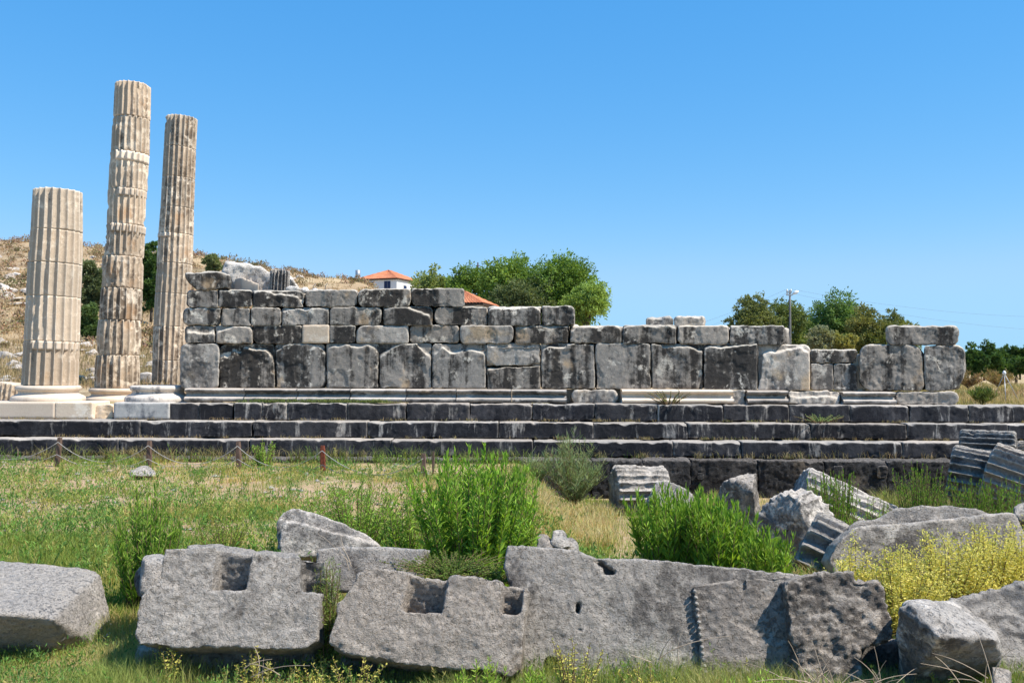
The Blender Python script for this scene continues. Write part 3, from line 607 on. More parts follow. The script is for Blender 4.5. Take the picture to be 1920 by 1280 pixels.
hullstone('loose_stone','small dark rounded stone at the left end of the notched block','stone',
  [(256,1072,5.5),(262,1061,5.55),(275,1064,5.5),(254,1095,5.45),(262,1120,5.4),(285,1110,5.4),(280,1070,5.7),(258,1090,5.7)],.014,'fgdark',seed=7)
hullstone('broken_slab','weathered flat slab rising behind the notched block, grass on its top','stone slab',
  [(350,1020,5.75),(365,1018,5.9),(400,1018,5.9),(560,1036,5.9),(560,1050,5.6),(350,1035,5.6),(350,1080,5.7),(560,1080,5.7),(400,1060,6.1),(560,1060,6.1)],.016,'fg',seed=8)
nA=[(757,1045),(841,1045),(839,1084),(829,1149),(753,1145),(765,1100)]
nB=[(942,1060),(983,1060),(982,1098),(977,1152),(938,1149),(941,1110)]
slabstone('carved_block','grey carved block with two square notches below the tall green bush','stone block',
  [([(654,1104),(668,1074),(690,1063),(735,1066),(770,1070),(790,1078),(838,1083),(845,1078),(938,1086),(945,1092),(984,1096),(993,1108),(982,1165),(976,1255),(960,1268),(905,1254),(830,1252),(730,1240),(650,1226),(617,1212),(615,1198),(630,1150),(626,1128),(642,1120)],0,.5)],
  (800,1240,4.62),24,-3,.0095,'fg',cuts=[(nA,.2,.0),(nB,.17,.02)],rough=fgr,seed=21,chis=.012)
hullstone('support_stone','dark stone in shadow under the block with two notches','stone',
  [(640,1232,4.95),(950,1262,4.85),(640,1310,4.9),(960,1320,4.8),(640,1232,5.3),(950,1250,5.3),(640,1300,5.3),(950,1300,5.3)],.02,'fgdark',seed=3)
slabstone('smooth_slab','plain grey slab behind the gap between the two notched blocks','stone slab',
  [([(590,1028),(640,1023),(700,1025),(797,1028),(790,1050),(780,1110),(590,1110)],0,.22)],(700,1070,5.45),14,-4,.014,'fg',rough=((5,.008,3),(40,.003,3)),seed=31,jit=.5)
o5=slabstone('long_slab','long grey slab with a ragged hole, sloping down to the right in the foreground','stone slab',
  [([(944,1060),(950,1022),(1010,1026),(1090,1034),(1118,1046),(1150,1047),(1200,1047),(1340,1060),(1490,1074),(1560,1082),(1560,1330),(985,1330),(975,1150)],0,.2)],
  (1200,1260,4.80),20,-3,.0105,'fg',cuts=[([(1112,1046),(1126,1048),(1140,1062),(1156,1070),(1155,1079),(1142,1077),(1131,1077),(1130,1064),(1117,1056)],.12),([(1058,1125),(1066,1126),(1067,1140),(1060,1138)],.05),([(1077,1128),(1089,1128),(1088,1153),(1078,1150)],.09),([(1078,1178),(1094,1179),(1093,1186),(1079,1185)],.09),([(1020,1240),(1028,1231),(1044,1236),(1050,1255),(1040,1268),(1022,1262)],.3)],
  rough=((3,.010,3),(13,.004,3),(34,.006,4)),seed=41,chis=.008,jit=.7)
# beaded slab with projecting rough part
cutS=[([(1384,1070),(1394,1070),(1399,1104),(1384,1105)],.09),([(1590,1050),(1636,1050),(1650,1086),(1592,1096)],.1),([(1378,1252),(1392,1251),(1394,1262),(1378,1262)],.06)]
bo,N6,P6=slabstone('beaded_slab','smooth grey slab with bead edging down its left side, right of centre in front','stone slab',
  [([(1298,1097),(1380,1087),(1470,1079),(1480,1079),(1500,1330),(1325,1330)],0,.24)],
  (1400,1240,4.775),20,-1,.0095,'fgdark',cuts=cutS[:1]+cutS[2:],rough=((4,.014,4),(12,.012,3),(30,.009,3)),seed=51,chis=.006,jit=.6)
slabstone('rough_block','rough-faced dark grey block projecting from the right end of the beaded slab','stone block',
   [([(1471,1096),(1478,1085),(1500,1079),(1590,1069),(1632,1066),(1650,1086),(1664,1122),(1673,1190),(1668,1200),(1610,1214),(1614,1255),(1620,1330),(1510,1330),(1490,1215),(1478,1150)],.10,.42)],
   (1400,1240,4.775),20,-1,.0095,'fgdark',cuts=[([(1588,1040),(1640,1040),(1648,1085),(1590,1096)],.14)],rough=((4,.015,4),(14,.022,4),(36,.014,3)),seed=57,chis=.01,jit=.9)[0].data.materials[0]=M['fg']
bd=MB()
for k in range(19):
    y=1108+k*11.6; c=plane_at(1303+(y-1108)*.125,y,P6,N6)+N6*.004
    ph=np.linspace(-1.4,1.4,5); th=np.linspace(0,2*np.pi,10,endpoint=False); PH,TH=np.meshgrid(ph,th,indexing='ij')
    V=np.stack([np.cos(PH)*np.cos(TH)*.0125,np.cos(PH)*np.sin(TH)*.0125,np.sin(PH)*.0105],-1).reshape(-1,3)+np.array(c); n=10
    i=np.arange(4)[:,None]*n; j=np.arange(n)[None,:]; j2=(j+1)%n; bd.add(V,np.stack([i+j,i+j2,i+n+j2,i+n+j],-1).reshape(-1,4))
bo_=obj('bead_edging',bd.mesh('bead_edging'),M['fg']); bo_.parent=bo; bo_.matrix_parent_inverse=Matrix.Translation(bo.location).inverted()
hullstone('broken_block','broken block with bright white top and dark left face, lower right foreground','stone block',
  [(1683,1140,4.45),(1702,1124,4.5),(1708,1128,4.42),(1760,1150,4.35),(1868,1190,4.5),(1872,1200,4.35),(1762,1196,4.22),(1856,1280,4.75),(1690,1310,4.75),(1700,1126,4.9),(1790,1128,5.1),(1850,1160,5.1),(1880,1290,4.9),(1690,1300,5.1)],.0115,'fluted',rough=((5,.022,4),(22,.010,4)),seed=15)
hullstone('support_stone','dark filler stone added to shade the gap between the beaded slab and the white-topped block','stone',
  [(1600,1205,5.0),(1690,1200,5.0),(1600,1320,4.9),(1700,1320,4.9),(1600,1210,5.4),(1690,1210,5.4),(1610,1310,5.4),(1690,1310,5.4)],.02,'fgdark',seed=19)  # added dark filler, put in so the gap reads as shade
slabstone('broken_block','rough sloping grey block at the lower right edge, behind the white-topped block','stone block',
  [([(1755,1130),(1790,1122),(1850,1108),(1930,1088),(2050,1060),(2080,1240),(2050,1330),(1870,1330),(1860,1230),(1800,1180)],0,.5)],(1900,1180,4.95),38,-8,.014,'fgdark',rough=((4,.05,4),(22,.016,3)),seed=17,chis=.01)
hullstone('loose_stone','small pale stone at the foot of the lower right foreground block','stone',
  [(1860,1250,4.3),(1898,1262,4.3),(1900,1290,4.2),(1855,1300,4.2),(1860,1250,4.5),(1895,1260,4.5),(1890,1300,4.5)],.014,'fg',seed=18)
# two long slabs on the right, behind yellow bushes
slabstone('long_slab','smooth grey slab lying behind the yellow bushes on the right','stone slab',
  [([(1588,1000),(1600,990),(1640,984),(1780,972),(1890,960),(1905,963),(1925,1000),(1935,1090),(1570,1090),(1552,1050),(1568,1020)],0,.25)],(1750,1050,6.9),14,-4,.018,'fg',rough=((4,.012,3),(26,.004,3)),seed=23,jit=.6)
slabstone('long_slab','wedge-shaped grey slab with a small hole, propped behind the smooth right slab','stone slab',
  [([(1590,990),(1605,976),(1640,974),(1680,951),(1780,946),(1830,953),(1858,963),(1870,990),(1870,1040),(1590,1040)],0,.3)],(1750,1000,7.35),20,-4,.018,'fg',cuts=[([(1668,968),(1676,966),(1686,974),(1668,978)],.1)],rough=((4,.02,3),(26,.006,3)),seed=24,jit=.8)
hullstone('loose_stone','dark rough stone at the right edge beside the smooth slab','stone',
  [(1902,950,7.6),(1925,942,7.7),(1960,950,7.6),(1900,968,7.5),(1930,990,7.5),(1975,990,7.5),(1910,950,8.1),(1960,955,8.1),(1940,1010,7.8)],.02,'fgdark',seed=25)
# grooved wedge stone in the field and small stones
slabstone('grooved_stone','pale wedge-shaped stone with a long groove, lying in grass behind the front row','stone',
  [([(517,978),(530,961),(548,951),(600,964),(645,980),(685,1000),(712,1022),(700,1040),(520,1040)],0,.4),
   ([(524,992),(532,975),(560,979),(640,1000),(708,1019),(704,1045),(524,1045)],.1,.3)],(600,1020,7.3),26,-6,.014,'fluted',rough=((5,.014,3),(30,.004,3)),seed=33,jit=.8)
hullstone('field_stone','small pale stone in the grass near the second fence post','stone',[(241,887,13.2),(262,875,13.3),(275,873,13.3),(292,885,13.2),(290,893,13.1),(243,893,13.1),(262,876,13.6),(285,884,13.6),(270,895,13.7)],.02,'fg',seed=35)
for i,(x,y) in enumerate(((1018,1008),(1050,1002),(1068,1018))):
    hullstone('field_stone',['dark split stone beside the tall bush, behind the long front slab','white-topped split stone between two others behind the long front slab','small grey stone, rightmost of three behind the long front slab'][i],'stone',
     [(x-20,y+26,7.3),(x-14,y-8,7.45),(x+4,y-13,7.5),(x+20,y+9,7.4),(x+24,y+26,7.2),(x-8,y-9,7.6),(x+12,y-4,7.6),(x,y+26,7.7)],.02,['fgdark','fg','fg'][i],seed=36+i)
# ---------------------------------------------------------------- fallen column drums
def fallen(label,c,axis,R0,H,mat,seed,roll=0.,wear=.5,clip=(),nf=20,R1=None,fd=.065,rough=.016):
    V,Fq=drum_mesh(R0,R1 or R0*.97,H,seed,wear,nf,fd,clip=clip,eh=.03,chipend=.05,rough=rough,nz=max(12,int(H/.02)))
    V[:,2]-=H/2; V=orient(V,at(*c),axis,roll); o=obj('fallen_drum',mk('fallen_drum',V,Fq),M[mat]); recenter(o); return tag(o,label,'column drum')
fallen('white fluted column drum on its side, first from the left of the fallen drums',(1200,922,14.3),(1,.12,.0),.43,.84,'fluted',3,wear=.6,roll=.3)
fallen('white fluted drum fragment with upright ribs, leaning against the drum on its side',(1262,948,13.4),(.5,.35,.75),.38,.42,'fluted',8,wear=.25,nf=20,fd=.06)
fallen('white topped drum between the bright green plants and the steps',(1402,950,12.0),(.72,.66,.12),.43,.5,'fluted',12,wear=.95,clip=[(-.6,.2,-.8,.15),(.5,-.6,.4,.24)],fd=.03,rough=.03)
fallen('large drum with dark broken end and white ribbed rim, centre of the right drums',(1492,985,10.0),(.62,.72,.1),.39,.46,'fluted',17,wear=.75,clip=[(-.5,-.3,-.7,.12),(.3,-.9,-.3,.25)],fd=.035,rough=.03)
fallen('broken shell of a white fluted drum sloping down to the right among green plants',(1575,968,12.2),(.86,-.12,-.38),.45,1.25,'fluted',22,wear=.6,clip=[(.3,.8,.2,.2)])
fallen('dark sharply fluted drum fragment beside the wedge-shaped slab',(1550,1062,7.55),(.86,-.40,-.38),.40,.46,'fluteddk',27,wear=.2,nf=18,fd=.075)
fallen('fluted drum with a flat pale end disc, topmost at the right edge of the steps',(1853,848,14.9),(.86,-.52,.0),.37,.82,'fluteddk',33,wear=.3,fd=.075)
fallen('dark fluted drum on its side in front of the disc-ended drum',(1838,896,13.9),(.88,-.50,-.15),.44,.85,'fluteddk',38,wear=.3,fd=.075)
fallen('dark fluted drum cut by the right edge of the picture, sloping down',(1915,903,13.2),(.85,-.52,-.32),.44,.95,'fluteddk',43,wear=.3,fd=.075)
fallen('small pale drum piece at the right edge above the other drums',(1925,850,15.3),(1,0,0),.22,.4,'fluted',47,wear=.4)
fallen('worn column piece with a dark hollow top, at the left edge behind the columns',(22,738,20.5),(.1,0,1),.36,.5,'col',53,wear=.9)
# ---------------------------------------------------------------- vegetation builders
def nrm(v): return v/(np.linalg.norm(v,axis=-1,keepdims=True)+1e-9)
def leafquads(P,D,L,Wd,col,fold=.25,up=None):
    n=len(P); D=nrm(D); a=rng.normal(size=(n,3)); S_=nrm(np.cross(D,a)); U=np.cross(S_,D)
    L=np.broadcast_to(L,(n,))[:,None]; Wd=np.broadcast_to(Wd,(n,))[:,None]
    V=np.stack([P,P+D*L*.45+S_*Wd*.5+U*Wd*fold,P+D*L,P+D*L*.45-S_*Wd*.5+U*Wd*fold],1)
    C=np.repeat(np.broadcast_to(col,(n,3))[:,None,:],4,1)
    return V.reshape(-1,3),np.arange(4*n).reshape(n,4),C.reshape(-1,3)
def blades(P,h,wd,bend,col,lean=None):
    n=len(P); az=rng.uniform(0,6.28,n); S_=np.stack([np.cos(az),np.sin(az),0*az],-1); b=rng.uniform(0,6.28,n); B=np.stack([np.cos(b),np.sin(b),0*b],-1)
    h=np.broadcast_to(h,(n,))[:,None]; wd=np.broadcast_to(wd,(n,))[:,None]; bend=np.broadcast_to(bend,(n,))[:,None]; Z=np.array([0,0,1.])
    Mi=P+Z*h*.55+B*h*bend*.3; T=P+Z*h*(1-bend*.25)+B*h*bend
    V=np.stack([P-S_*wd/2,P+S_*wd/2,Mi+S_*wd*.4,Mi-S_*wd*.4,T+S_*wd*.06,T-S_*wd*.06],1); k=np.arange(n)[:,None]*6
    Fc=np.concatenate([k+np.array([0,1,2,3]),k+np.array([3,2,4,5])]); C=np.repeat(np.broadcast_to(col,(n,3))[:,None,:],6,1)
    return V.reshape(-1,3),Fc,C.reshape(-1,3)
def cvar(c,n,v=.2,hue=.1):
    c=np.array(c,float); k=rng.normal(1,v,(n,1)); hh=rng.normal(1,hue,(n,3)); return np.clip(c*k*hh,.004,1)
def stalkplant(name,label,px,py,Y,hpx,wpx,n,leafL=.075,lw=.22,per=55,c1=(.10,.20,.025),c2=(.19,.27,.04),cat='shrub',splay=.35,group=None,basec=None,z=None,ang=.55,seed=0,topdense=1.,dome=.3,spread=0.,flowers=None):
    base=at(px,py,Y); 
    if z is None: base.z=float(gz(np.array([base.x]),np.array([Y]))[0])-.02
    else: base.z=z
    top=at(px,py-hpx,Y).z; H=top-base.z; Wd=wpx/F*Y
    T=thing(name,label,cat,base,group); st=MB(); lf=MB()
    c1=np.array(c1)*1.5; c2=np.array(c2)*1.45; leafL=leafL*1.12
    for k in range(int(n*1.5)):
        r=math.sqrt(rng.uniform(0,1)); a=rng.uniform(0,6.28); h=H*(1-dome*r**2)*rng.uniform(.78,1.04)
        b=np.array(base)+np.array([math.cos(a)*r*Wd*.32,math.sin(a)*r*Wd*.3,0]); e=np.array([math.cos(a)*r*Wd*.5*splay*2.2,math.sin(a)*r*Wd*.45*splay*2.2,h])
        t=np.linspace(0,1,7); cur=b+np.stack([e[0]*t**1.4,e[1]*t**1.4,e[2]*t],-1)+np.cumsum(rng.normal(0,.006,(7,3)),0)*np.array([1,1,0])
        st.tube(cur,np.linspace(.006,.002,7)*max(.7,Y/9),4,cap=False)
        m=int(per*rng.uniform(.8,1.2)); tt=np.sort(rng.uniform(.12,1,m))**.85; P=np.stack([np.interp(tt,t,cur[:,i]) for i in range(3)],-1)+rng.normal(0,1,(m,3))*spread
        az=np.arange(m)*2.4+rng.uniform(0,6); el=rng.normal(ang,.2,m)+.5*(tt>.9); D=np.stack([np.cos(az)*np.cos(el),np.sin(az)*np.cos(el),np.sin(el)],-1)
        L=leafL*rng.uniform(.6,1.15,m)*(1.1-.5*tt)*topdense; mixv=np.clip(rng.normal(.35+.4*tt,.3,m),0,1)[:,None]
        col=(np.array(c1)*(1-mixv)+np.array(c2)*mixv)*rng.normal(1,.15,(m,1))
        if basec is not None:
            q=(rng.uniform(0,1,m)<np.clip(.55-tt*1.5,0,1))[:,None]; col=np.where(q,np.array(basec)*rng.normal(1,.2,(m,1)),col)
        lf.add(*leafquads(P,D,L,L*lw,np.clip(col,.005,1)))
        if flowers is not None and rng.uniform()<.8:
            q=int(8); P=cur[-1]+rng.normal(0,.03,(q,3)); lf.add(*leafquads(P,rng.normal(0,1,(q,3))+np.array([0,0,.5]),.02,.016,cvar(flowers,q)))
    obj('stems',st.mesh('stems'),M['stem'],T); obj('foliage',lf.mesh('foliage',False),M['leaf'],T); return T
G1=(.09,.18,.02); G2=(.21,.31,.04)
stalkplant('leafy_shrub','tall bright green leafy shrub with brown lower leaves, between front blocks in the centre',885,1075,6.3,237,205,85,.085,.24,75,(.07,.16,.02),(.20,.31,.035),basec=(.20,.11,.03),splay=.28,ang=.8,dome=.22)
stalkplant('leafy_shrub','smaller bright green shrub at the left foot of the tallest centre bush',768,1040,6.9,125,75,22,.07,.2,50,G1,G2)
stalkplant('leafy_shrub','narrow green shrub at the right foot of the tallest centre bush',968,1035,6.9,170,75,22,.075,.2,55,G1,G2)
stalkplant('leafy_shrub','dark green upright shrub in the meadow, behind the left notched block',282,1092,6.2,182,130,36,.075,.2,62,(.075,.16,.02),(.17,.25,.035),splay=.2,ang=1.0,dome=.4)
stalkplant('leafy_shrub','low green shrub in the meadow just left of the grooved wedge stone',420,1020,7.9,52,80,18,.05,.2,35,(.08,.15,.02),(.2,.24,.04))
stalkplant('leafy_shrub','wide low fresh green shrub in grass right of the grooved wedge stone',668,1015,8.2,115,150,46,.06,.2,50,(.08,.18,.02),(.2,.3,.04))
stalkplant('leafy_shrub','broad bright green shrub mass in front of the first fallen drum',1262,1075,7.4,155,170,60,.11,.19,50,G1,G2,splay=.2,ang=.95,dome=.12)
stalkplant('leafy_shrub','bright green shrub mass in front of the white topped drum',1352,1075,7.1,140,130,44,.11,.19,50,G1,G2,splay=.2,ang=.95,dome=.12)
stalkplant('leafy_shrub','small green shrub below the drum with a dark broken end',1440,1085,6.6,90,95,22,.10,.19,48,G1,G2,splay=.2,ang=.95,dome=.12)
stalkplant('leafy_shrub','dense green shrub growing over the sloping broken drum shell',1562,975,10.6,95,95,40,.075,.2,50,G1,(.15,.25,.03),ang=.95,dome=.12,splay=.2)
stalkplant('leafy_shrub','little green shrub at the foot of the sloping drum shell',1630,975,9.6,60,80,24,.06,.2,45,G1,G2)
stalkplant('leafy_shrub','green shrub at the step foot, left of the dark right drums',1728,962,12.2,92,100,34,.07,.2,50,(.06,.15,.02),(.15,.24,.03),ang=.95,dome=.12,splay=.2)
stalkplant('leafy_shrub','green shrub in front of the dark drums, left of two at the right edge',1822,972,11.2,78,110,40,.07,.2,50,(.06,.14,.02),(.15,.24,.03),ang=.95,dome=.12,splay=.2)
stalkplant('leafy_shrub','green shrub in front of the dark drums, right of two at the right edge',1900,975,10.8,75,110,40,.07,.2,50,(.06,.14,.02),(.15,.24,.03),ang=.95,dome=.12,splay=.2)
stalkplant('leafy_shrub','small green plant against the bottom step, left of the rusty red post',495,872,15.2,48,40,12,.07,.24,35,(.12,.22,.03),(.22,.32,.05))
stalkplant('wild_plant','small green plant on the second step at the right',1537,800,16.85,24,52,22,.04,.25,26,(.16,.26,.09),(.24,.34,.13),z=.66,splay=.6)
stalkplant('wild_plant','straggly green plant hanging over the cream wall moulding',1256,757,17.1,27,50,20,.03,.25,24,(.15,.24,.05),(.25,.33,.09),z=.99,splay=.6)
YG=((.29,.31,.07),(.52,.45,.13))
for (x,y,Yy,h,wd,n,l) in ((1690,1140,5.6,118,110,52,'yellow-green bushy plant beside the rough block'),(1765,1130,5.9,138,120,60,'yellow-green bushy plant, second from the left behind the white-topped block'),
  (1840,1115,6.1,140,120,60,'yellow-green bushy plant, third from the left in the yellow thicket'),(1915,1105,6.2,130,120,56,'yellow-green bushy plant cut by the right edge of the picture'),
  (1985,1100,6.2,130,120,40,'yellow-green bushy plant just past the right edge'),(1607,1085,6.1,92,34,12,'thin yellow plant in front of the left end of smooth right slab'),(1575,1085,5.8,50,40,12,'small pale yellow plant beside the dark fluted drum fragment')):
    if x>1960: continue
    stalkplant('yellow_shrub',l,x,y,Yy,h*1.02,wd,int(n*.62),.032,.42,165,YG[0],YG[1],dome=.42,spread=.018,splay=.5,ang=.2,basec=(.36,.20,.07),topdense=1.)
# foreground sprigs and weeds
for i,(x,y,Yy,h,wd,n,l) in enumerate(((910,1310,4.45,88,45,6,'bright green sprig before the right end of the two-notched block'),(868,1310,4.4,62,40,5,'low green sprig at the bottom edge, left of a taller sprig'),
   (1005,1310,4.5,60,45,6,'green sprig at the bottom edge beside the black hole of the long slab'),(1442,1310,4.2,75,45,6,'bright green sprig in front of the beaded slab'),(1372,1310,4.2,62,30,4,'small green sprig by the bead edging at the bottom edge'))):
    stalkplant('green_sprig',l,x,y,Yy,h,wd,n,.05,.2,40,(.12,.22,.03),(.27,.37,.06),cat='plant',splay=.25)
for i,(x,y,Yy,h,wd,n,l) in enumerate(((315,1290,4.75,90,50,7,'yellow weed in front of the left notched block, on its left'),(478,1290,4.7,80,45,7,'yellow weed in front of the left notched block, on its right'),(655,1300,4.5,70,90,12,'curly yellow weed under the left corner of the two-notched block'),
   (1080,1300,4.5,110,70,12,'tall yellow weed in front of the long slab'),(1215,1300,4.4,55,80,9,'low yellow weed at the bottom edge in front of the long slab'),(1330,1060,8,1,1,0,''),(590,1290,4.75,60,60,9,'yellow-green weed in the gap between the two notched blocks'))):
    if n: stalkplant('yellow_weed',l,x,y,Yy,h,wd,n,.026,.5,26,(.22,.24,.05),(.46,.40,.10),cat='weed',splay=.5,ang=.2)
stalkplant('creeping_weed','low dark green creeping weed covering the top of the two-notched block',845,1092,5.35,48,150,60,.02,.5,45,(.05,.09,.02),(.12,.17,.03),cat='weed',splay=.5,z=.44,ang=.1)
stalkplant('creeping_weed','low green creeping weed spilling over the slab corner, right of the tall bush',925,1100,5.3,40,100,34,.02,.5,40,(.07,.12,.02),(.16,.22,.04),cat='weed',splay=.5,z=.42,ang=.1)
stalkplant('gap_weed','feathery green weed rising in the gap between the two notched blocks',612,1200,5.0,150,44,26,.05,.1,60,(.09,.14,.03),(.22,.28,.07),cat='weed',splay=.25)
# wispy fennel like bush
def wispy(name,label,px,py,Y,hpx,wpx,n,c,mat='grass',wd=.008,z=None,cat='bush',bend=.35,br=10):
    b=at(px,py,Y); b.z=float(gz(np.array([b.x]),np.array([Y]))[0]) if z is None else z
    H=at(px,py-hpx,Y).z-b.z; Wd=wpx/F*Y; T=thing(name,label,cat,b); lf=MB(); st=MB()
    for k in range(n):
        a=rng.uniform(0,6.28); r=math.sqrt(rng.uniform(0,1)); h=H*(1-.4*r*r)*rng.uniform(.6,1); e=np.array([math.cos(a)*r*Wd*.5,math.sin(a)*r*Wd*.5,h]); t=np.linspace(0,1,6)
        cur=np.array(b)+np.stack([e[0]*t**1.2,e[1]*t**1.2,e[2]*t],-1); st.tube(cur,np.linspace(.006,.002,6),3,cap=False)
        q=br*6; tt=rng.uniform(.2,1,q); P=np.stack([np.interp(tt,t,cur[:,i]) for i in range(3)],-1); az=rng.uniform(0,6.28,q); el=rng.normal(.9,.3,q)
        D=np.stack([np.cos(az)*np.cos(el),np.sin(az)*np.cos(el),np.sin(el)],-1); lf.add(*leafquads(P,D,rng.uniform(.05,.2,q),wd,cvar(c,q,.25)))
    obj('stems',st.mesh('stems'),M['stem'],T); obj('foliage',lf.mesh('foliage',False),M[mat],T); return T
wispy('feathery_bush','feathery grey-green bush against the dark steps, left of the fallen drums',1075,955,14.6,155,135,70,(.27,.33,.15))
wispy('feathery_bush','thin feathery weed left of the tall feathery bush against the steps',1010,935,14.8,95,60,14,(.27,.33,.15))
# ---------------------------------------------------------------- grass
def scatter(n,u0,u1,y0,y1,pw=1.6):
    t=rng.uniform(0,1,n); a=y0**(1-pw); b=y1**(1-pw); Y=(a+(b-a)*t)**(1/(1-pw)); u=rng.uniform(u0,u1,n); return u*Y,Y
def U(px): return (px-960)/F
def field(name,n,u0,u1,y0,y1,hf,cf,wd=.006,dens=None,pw=1.6,zf=gz,mat='grass',tuft=6,tr=.05,lift=0.):
    X,Y=scatter(n//tuft,u0,u1,y0,y1,pw); P=np.stack([X,Y,0*X],-1)
    if dens is not None: k=rng.uniform(0,1,len(X))<dens(P); X,Y=X[k],Y[k]
    X=np.repeat(X,tuft)+rng.normal(0,tr,len(X)*tuft); Y=np.repeat(Y,tuft)+rng.normal(0,tr,len(Y)*tuft)
    P=np.stack([X,Y,zf(X,Y)-.01+lift],-1); h=hf(P)*rng.uniform(.4,1.15,len(P)); c=cf(P)
    V,Fc,C=blades(P,h,wd*np.maximum(.6,Y/9),rng.uniform(.05,.7,len(P)),c)
    o=obj(name,mk(name,V,Fc,C,False),M[mat]); tag(o,kind='stuff'); return o
def pick(P,cols,s,seed,jit=.16,sharp=5.):
    n1=fbm(P*np.array([1,1,0]),s,4,seed); n1=n1+rng.normal(0,.16,len(P)); k=np.clip((n1+.45)/.9,0,.999)*(len(cols)-1); i=k.astype(int); f=(k-i)[:,None]; c=np.array(cols)
    return np.clip((c[i]*(1-f)+c[np.minimum(i+1,len(cols)-1)]*f)*rng.normal(1,jit,(len(P),1)),.005,1)
gr=[(.58,.40,.20),(.50,.40,.16),(.36,.36,.09),(.25,.31,.06),(.17,.26,.05),(.13,.21,.045),(.27,.31,.06),(.48,.40,.13)]
def g1(P): return pick(P,gr,.55,3)
def dn(P): return np.clip(.42+2.1*fbm(P,.9,4,21),.08,1)
o=field('meadow_grass',250000,U(-260),U(1150),5.6,15.8,lambda P:(.075+.09*np.clip(fbm(P*np.array([1,1,0]),.8,3,31)+.4,0,1)),g1,.0048,dn); tag(o,'green and straw coloured meadow grass between front blocks and steps','grass')
o=field('foreground_grass',130000,U(-260),U(2180),4.2,5.6,lambda P:.065+.16*np.clip(fbm(P*np.array([1,1,0]),1.6,3,33)+.4,0,1),lambda P:pick(P,[(.46,.42,.17),(.22,.30,.07),(.38,.40,.11),(.18,.26,.06),(.50,.44,.18)],1.2,8),.0035,lambda P:np.clip(.8+fbm(P,1.5,3,5),.2,1)); tag(o,'mixed green and yellow grass along the bottom edge of the picture','grass')
o=field('excavation_grass',100000,U(960),U(2500),6.3,15.6,lambda P:.10+.22*np.clip(fbm(P*np.array([1,1,0]),.8,3,32)+.3,0,1),lambda P:pick(P,[(.54,.44,.20),(.40,.40,.12),(.20,.29,.06),(.25,.33,.08),(.56,.46,.21)],.7,12),.005,lambda P:np.clip(.75+1.2*fbm(P,.8,4,22),.1,1)); tag(o,'tall yellow and green grass around the fallen drums','grass')
o=field('dry_grass_patch',9000,U(1015),U(1150),11.5,14.2,lambda P:.22+0*P[:,0],lambda P:cvar((.56,.47,.24),len(P),.15),.006); tag(o,'golden dry grass patch left of the first fallen drum','grass')
o=field('tall_grass_patch',5000,U(1640),U(1790),11.6,14.4,lambda P:.45+0*P[:,0],lambda P:pick(P,[(.42,.38,.12),(.2,.26,.06),(.48,.38,.18)],.9,2),.006); tag(o,'tall yellow-green grass in front of the steps, left of the dark drums','grass')
hb=MB()
for (n_,u0,u1,y0,y1,hs) in ((2000,U(-120),U(1100),6.2,15.6,1.1),(1300,U(-60),U(1960),4.3,5.5,.7),(700,U(1000),U(2000),6.5,15.,1.2)):
    X,Y=scatter(n_,u0,u1,y0,y1,1.4); Z=gz(X,Y); nn=fbm(np.stack([X,Y,0*X],-1),.5,3,44)
    for x,y,z,q in zip(X,Y,Z,nn):
        if q<-.10 and rng.uniform()<.8: continue
        m=int(rng.integers(16,46)); r=rng.uniform(.04,.13)*hs; h=rng.uniform(.05,.17)*hs; P=np.stack([rng.normal(x,r,m),rng.normal(y,r,m),z+rng.uniform(0,h,m)],-1); D=rng.normal(0,.5,(m,3))+np.array([0,0,.9])
        c=[(.12,.25,.05),(.20,.32,.06),(.15,.27,.07),(.36,.38,.10),(.24,.34,.08),(.10,.21,.05)][rng.integers(0,6)]; L=rng.uniform(.025,.06,m)*(.55 if y<6 else 1); hb.add(*leafquads(P,D,L,L*.3,cvar(c,m,.18,.06)))
o=obj('low_herbs',hb.mesh('low_herbs',False),M['leaf']); tag(o,'low leafy herbs scattered through the grass','herbs',kind='stuff')
# weeds on the treads
def treadweeds(name,label,z,Y,n,cols,xs=(-13,13),h=.05,clump=14,dy=.05):
    P=[];
    for k in range(n//clump):
        x=rng.uniform(*xs); q=rng.integers(4,clump*2); s=rng.uniform(.02,.16); P.append(np.stack([rng.normal(x,s,q),np.full(q,Y)+rng.uniform(-.02,dy,q),np.full(q,z)],-1))
    P=np.concatenate(P); hh=h*rng.uniform(.3,1.6,len(P)); V,Fc,C=blades(P,hh,.009,rng.uniform(.1,1,len(P)),pick(P,cols,.5,4)); o=obj(name,mk(name,V,Fc,C,False),M['grass']); tag(o,label,'weeds',kind='stuff')
dc=[(.36,.25,.14),(.26,.22,.09),(.4,.3,.18),(.14,.2,.05)]
treadweeds('tread_weeds','tiny dry weeds along the tread under the top course',.665,16.92,900,dc); treadweeds('tread_weeds','tiny dry weeds along the third tread of the platform',.36,16.56,900,dc)
treadweeds('tread_weeds','taller dry weeds along the lowest tread of the platform',.06,16.2,1500,dc,h=.11)
treadweeds('moulding_weeds','small green weeds on the ledge below the left wall moulding',.99,17.06,1500,[(.14,.2,.06),(.24,.28,.09),(.3,.3,.12)],(xp(450,17),xp(730,17)),.06,dy=.02)
treadweeds('step_foot_weeds','green and brown weeds growing against the lowest step on the left',.0,15.8,1800,[(.3,.25,.12),(.12,.18,.04),(.17,.22,.05)],(-10,.2),.22)
pb=MB(); oc=np.array([(1,0,0),(-1,0,0),(0,1,0),(0,-1,0),(0,0,1),(0,0,-1)],float); of=np.array([(0,2,4),(2,1,4),(1,3,4),(3,0,4),(2,0,5),(1,2,5),(3,1,5),(0,3,5)])
X,Y=scatter(900,U(-120),U(1150),5.2,15.6,1.3); Z=gz(X,Y)
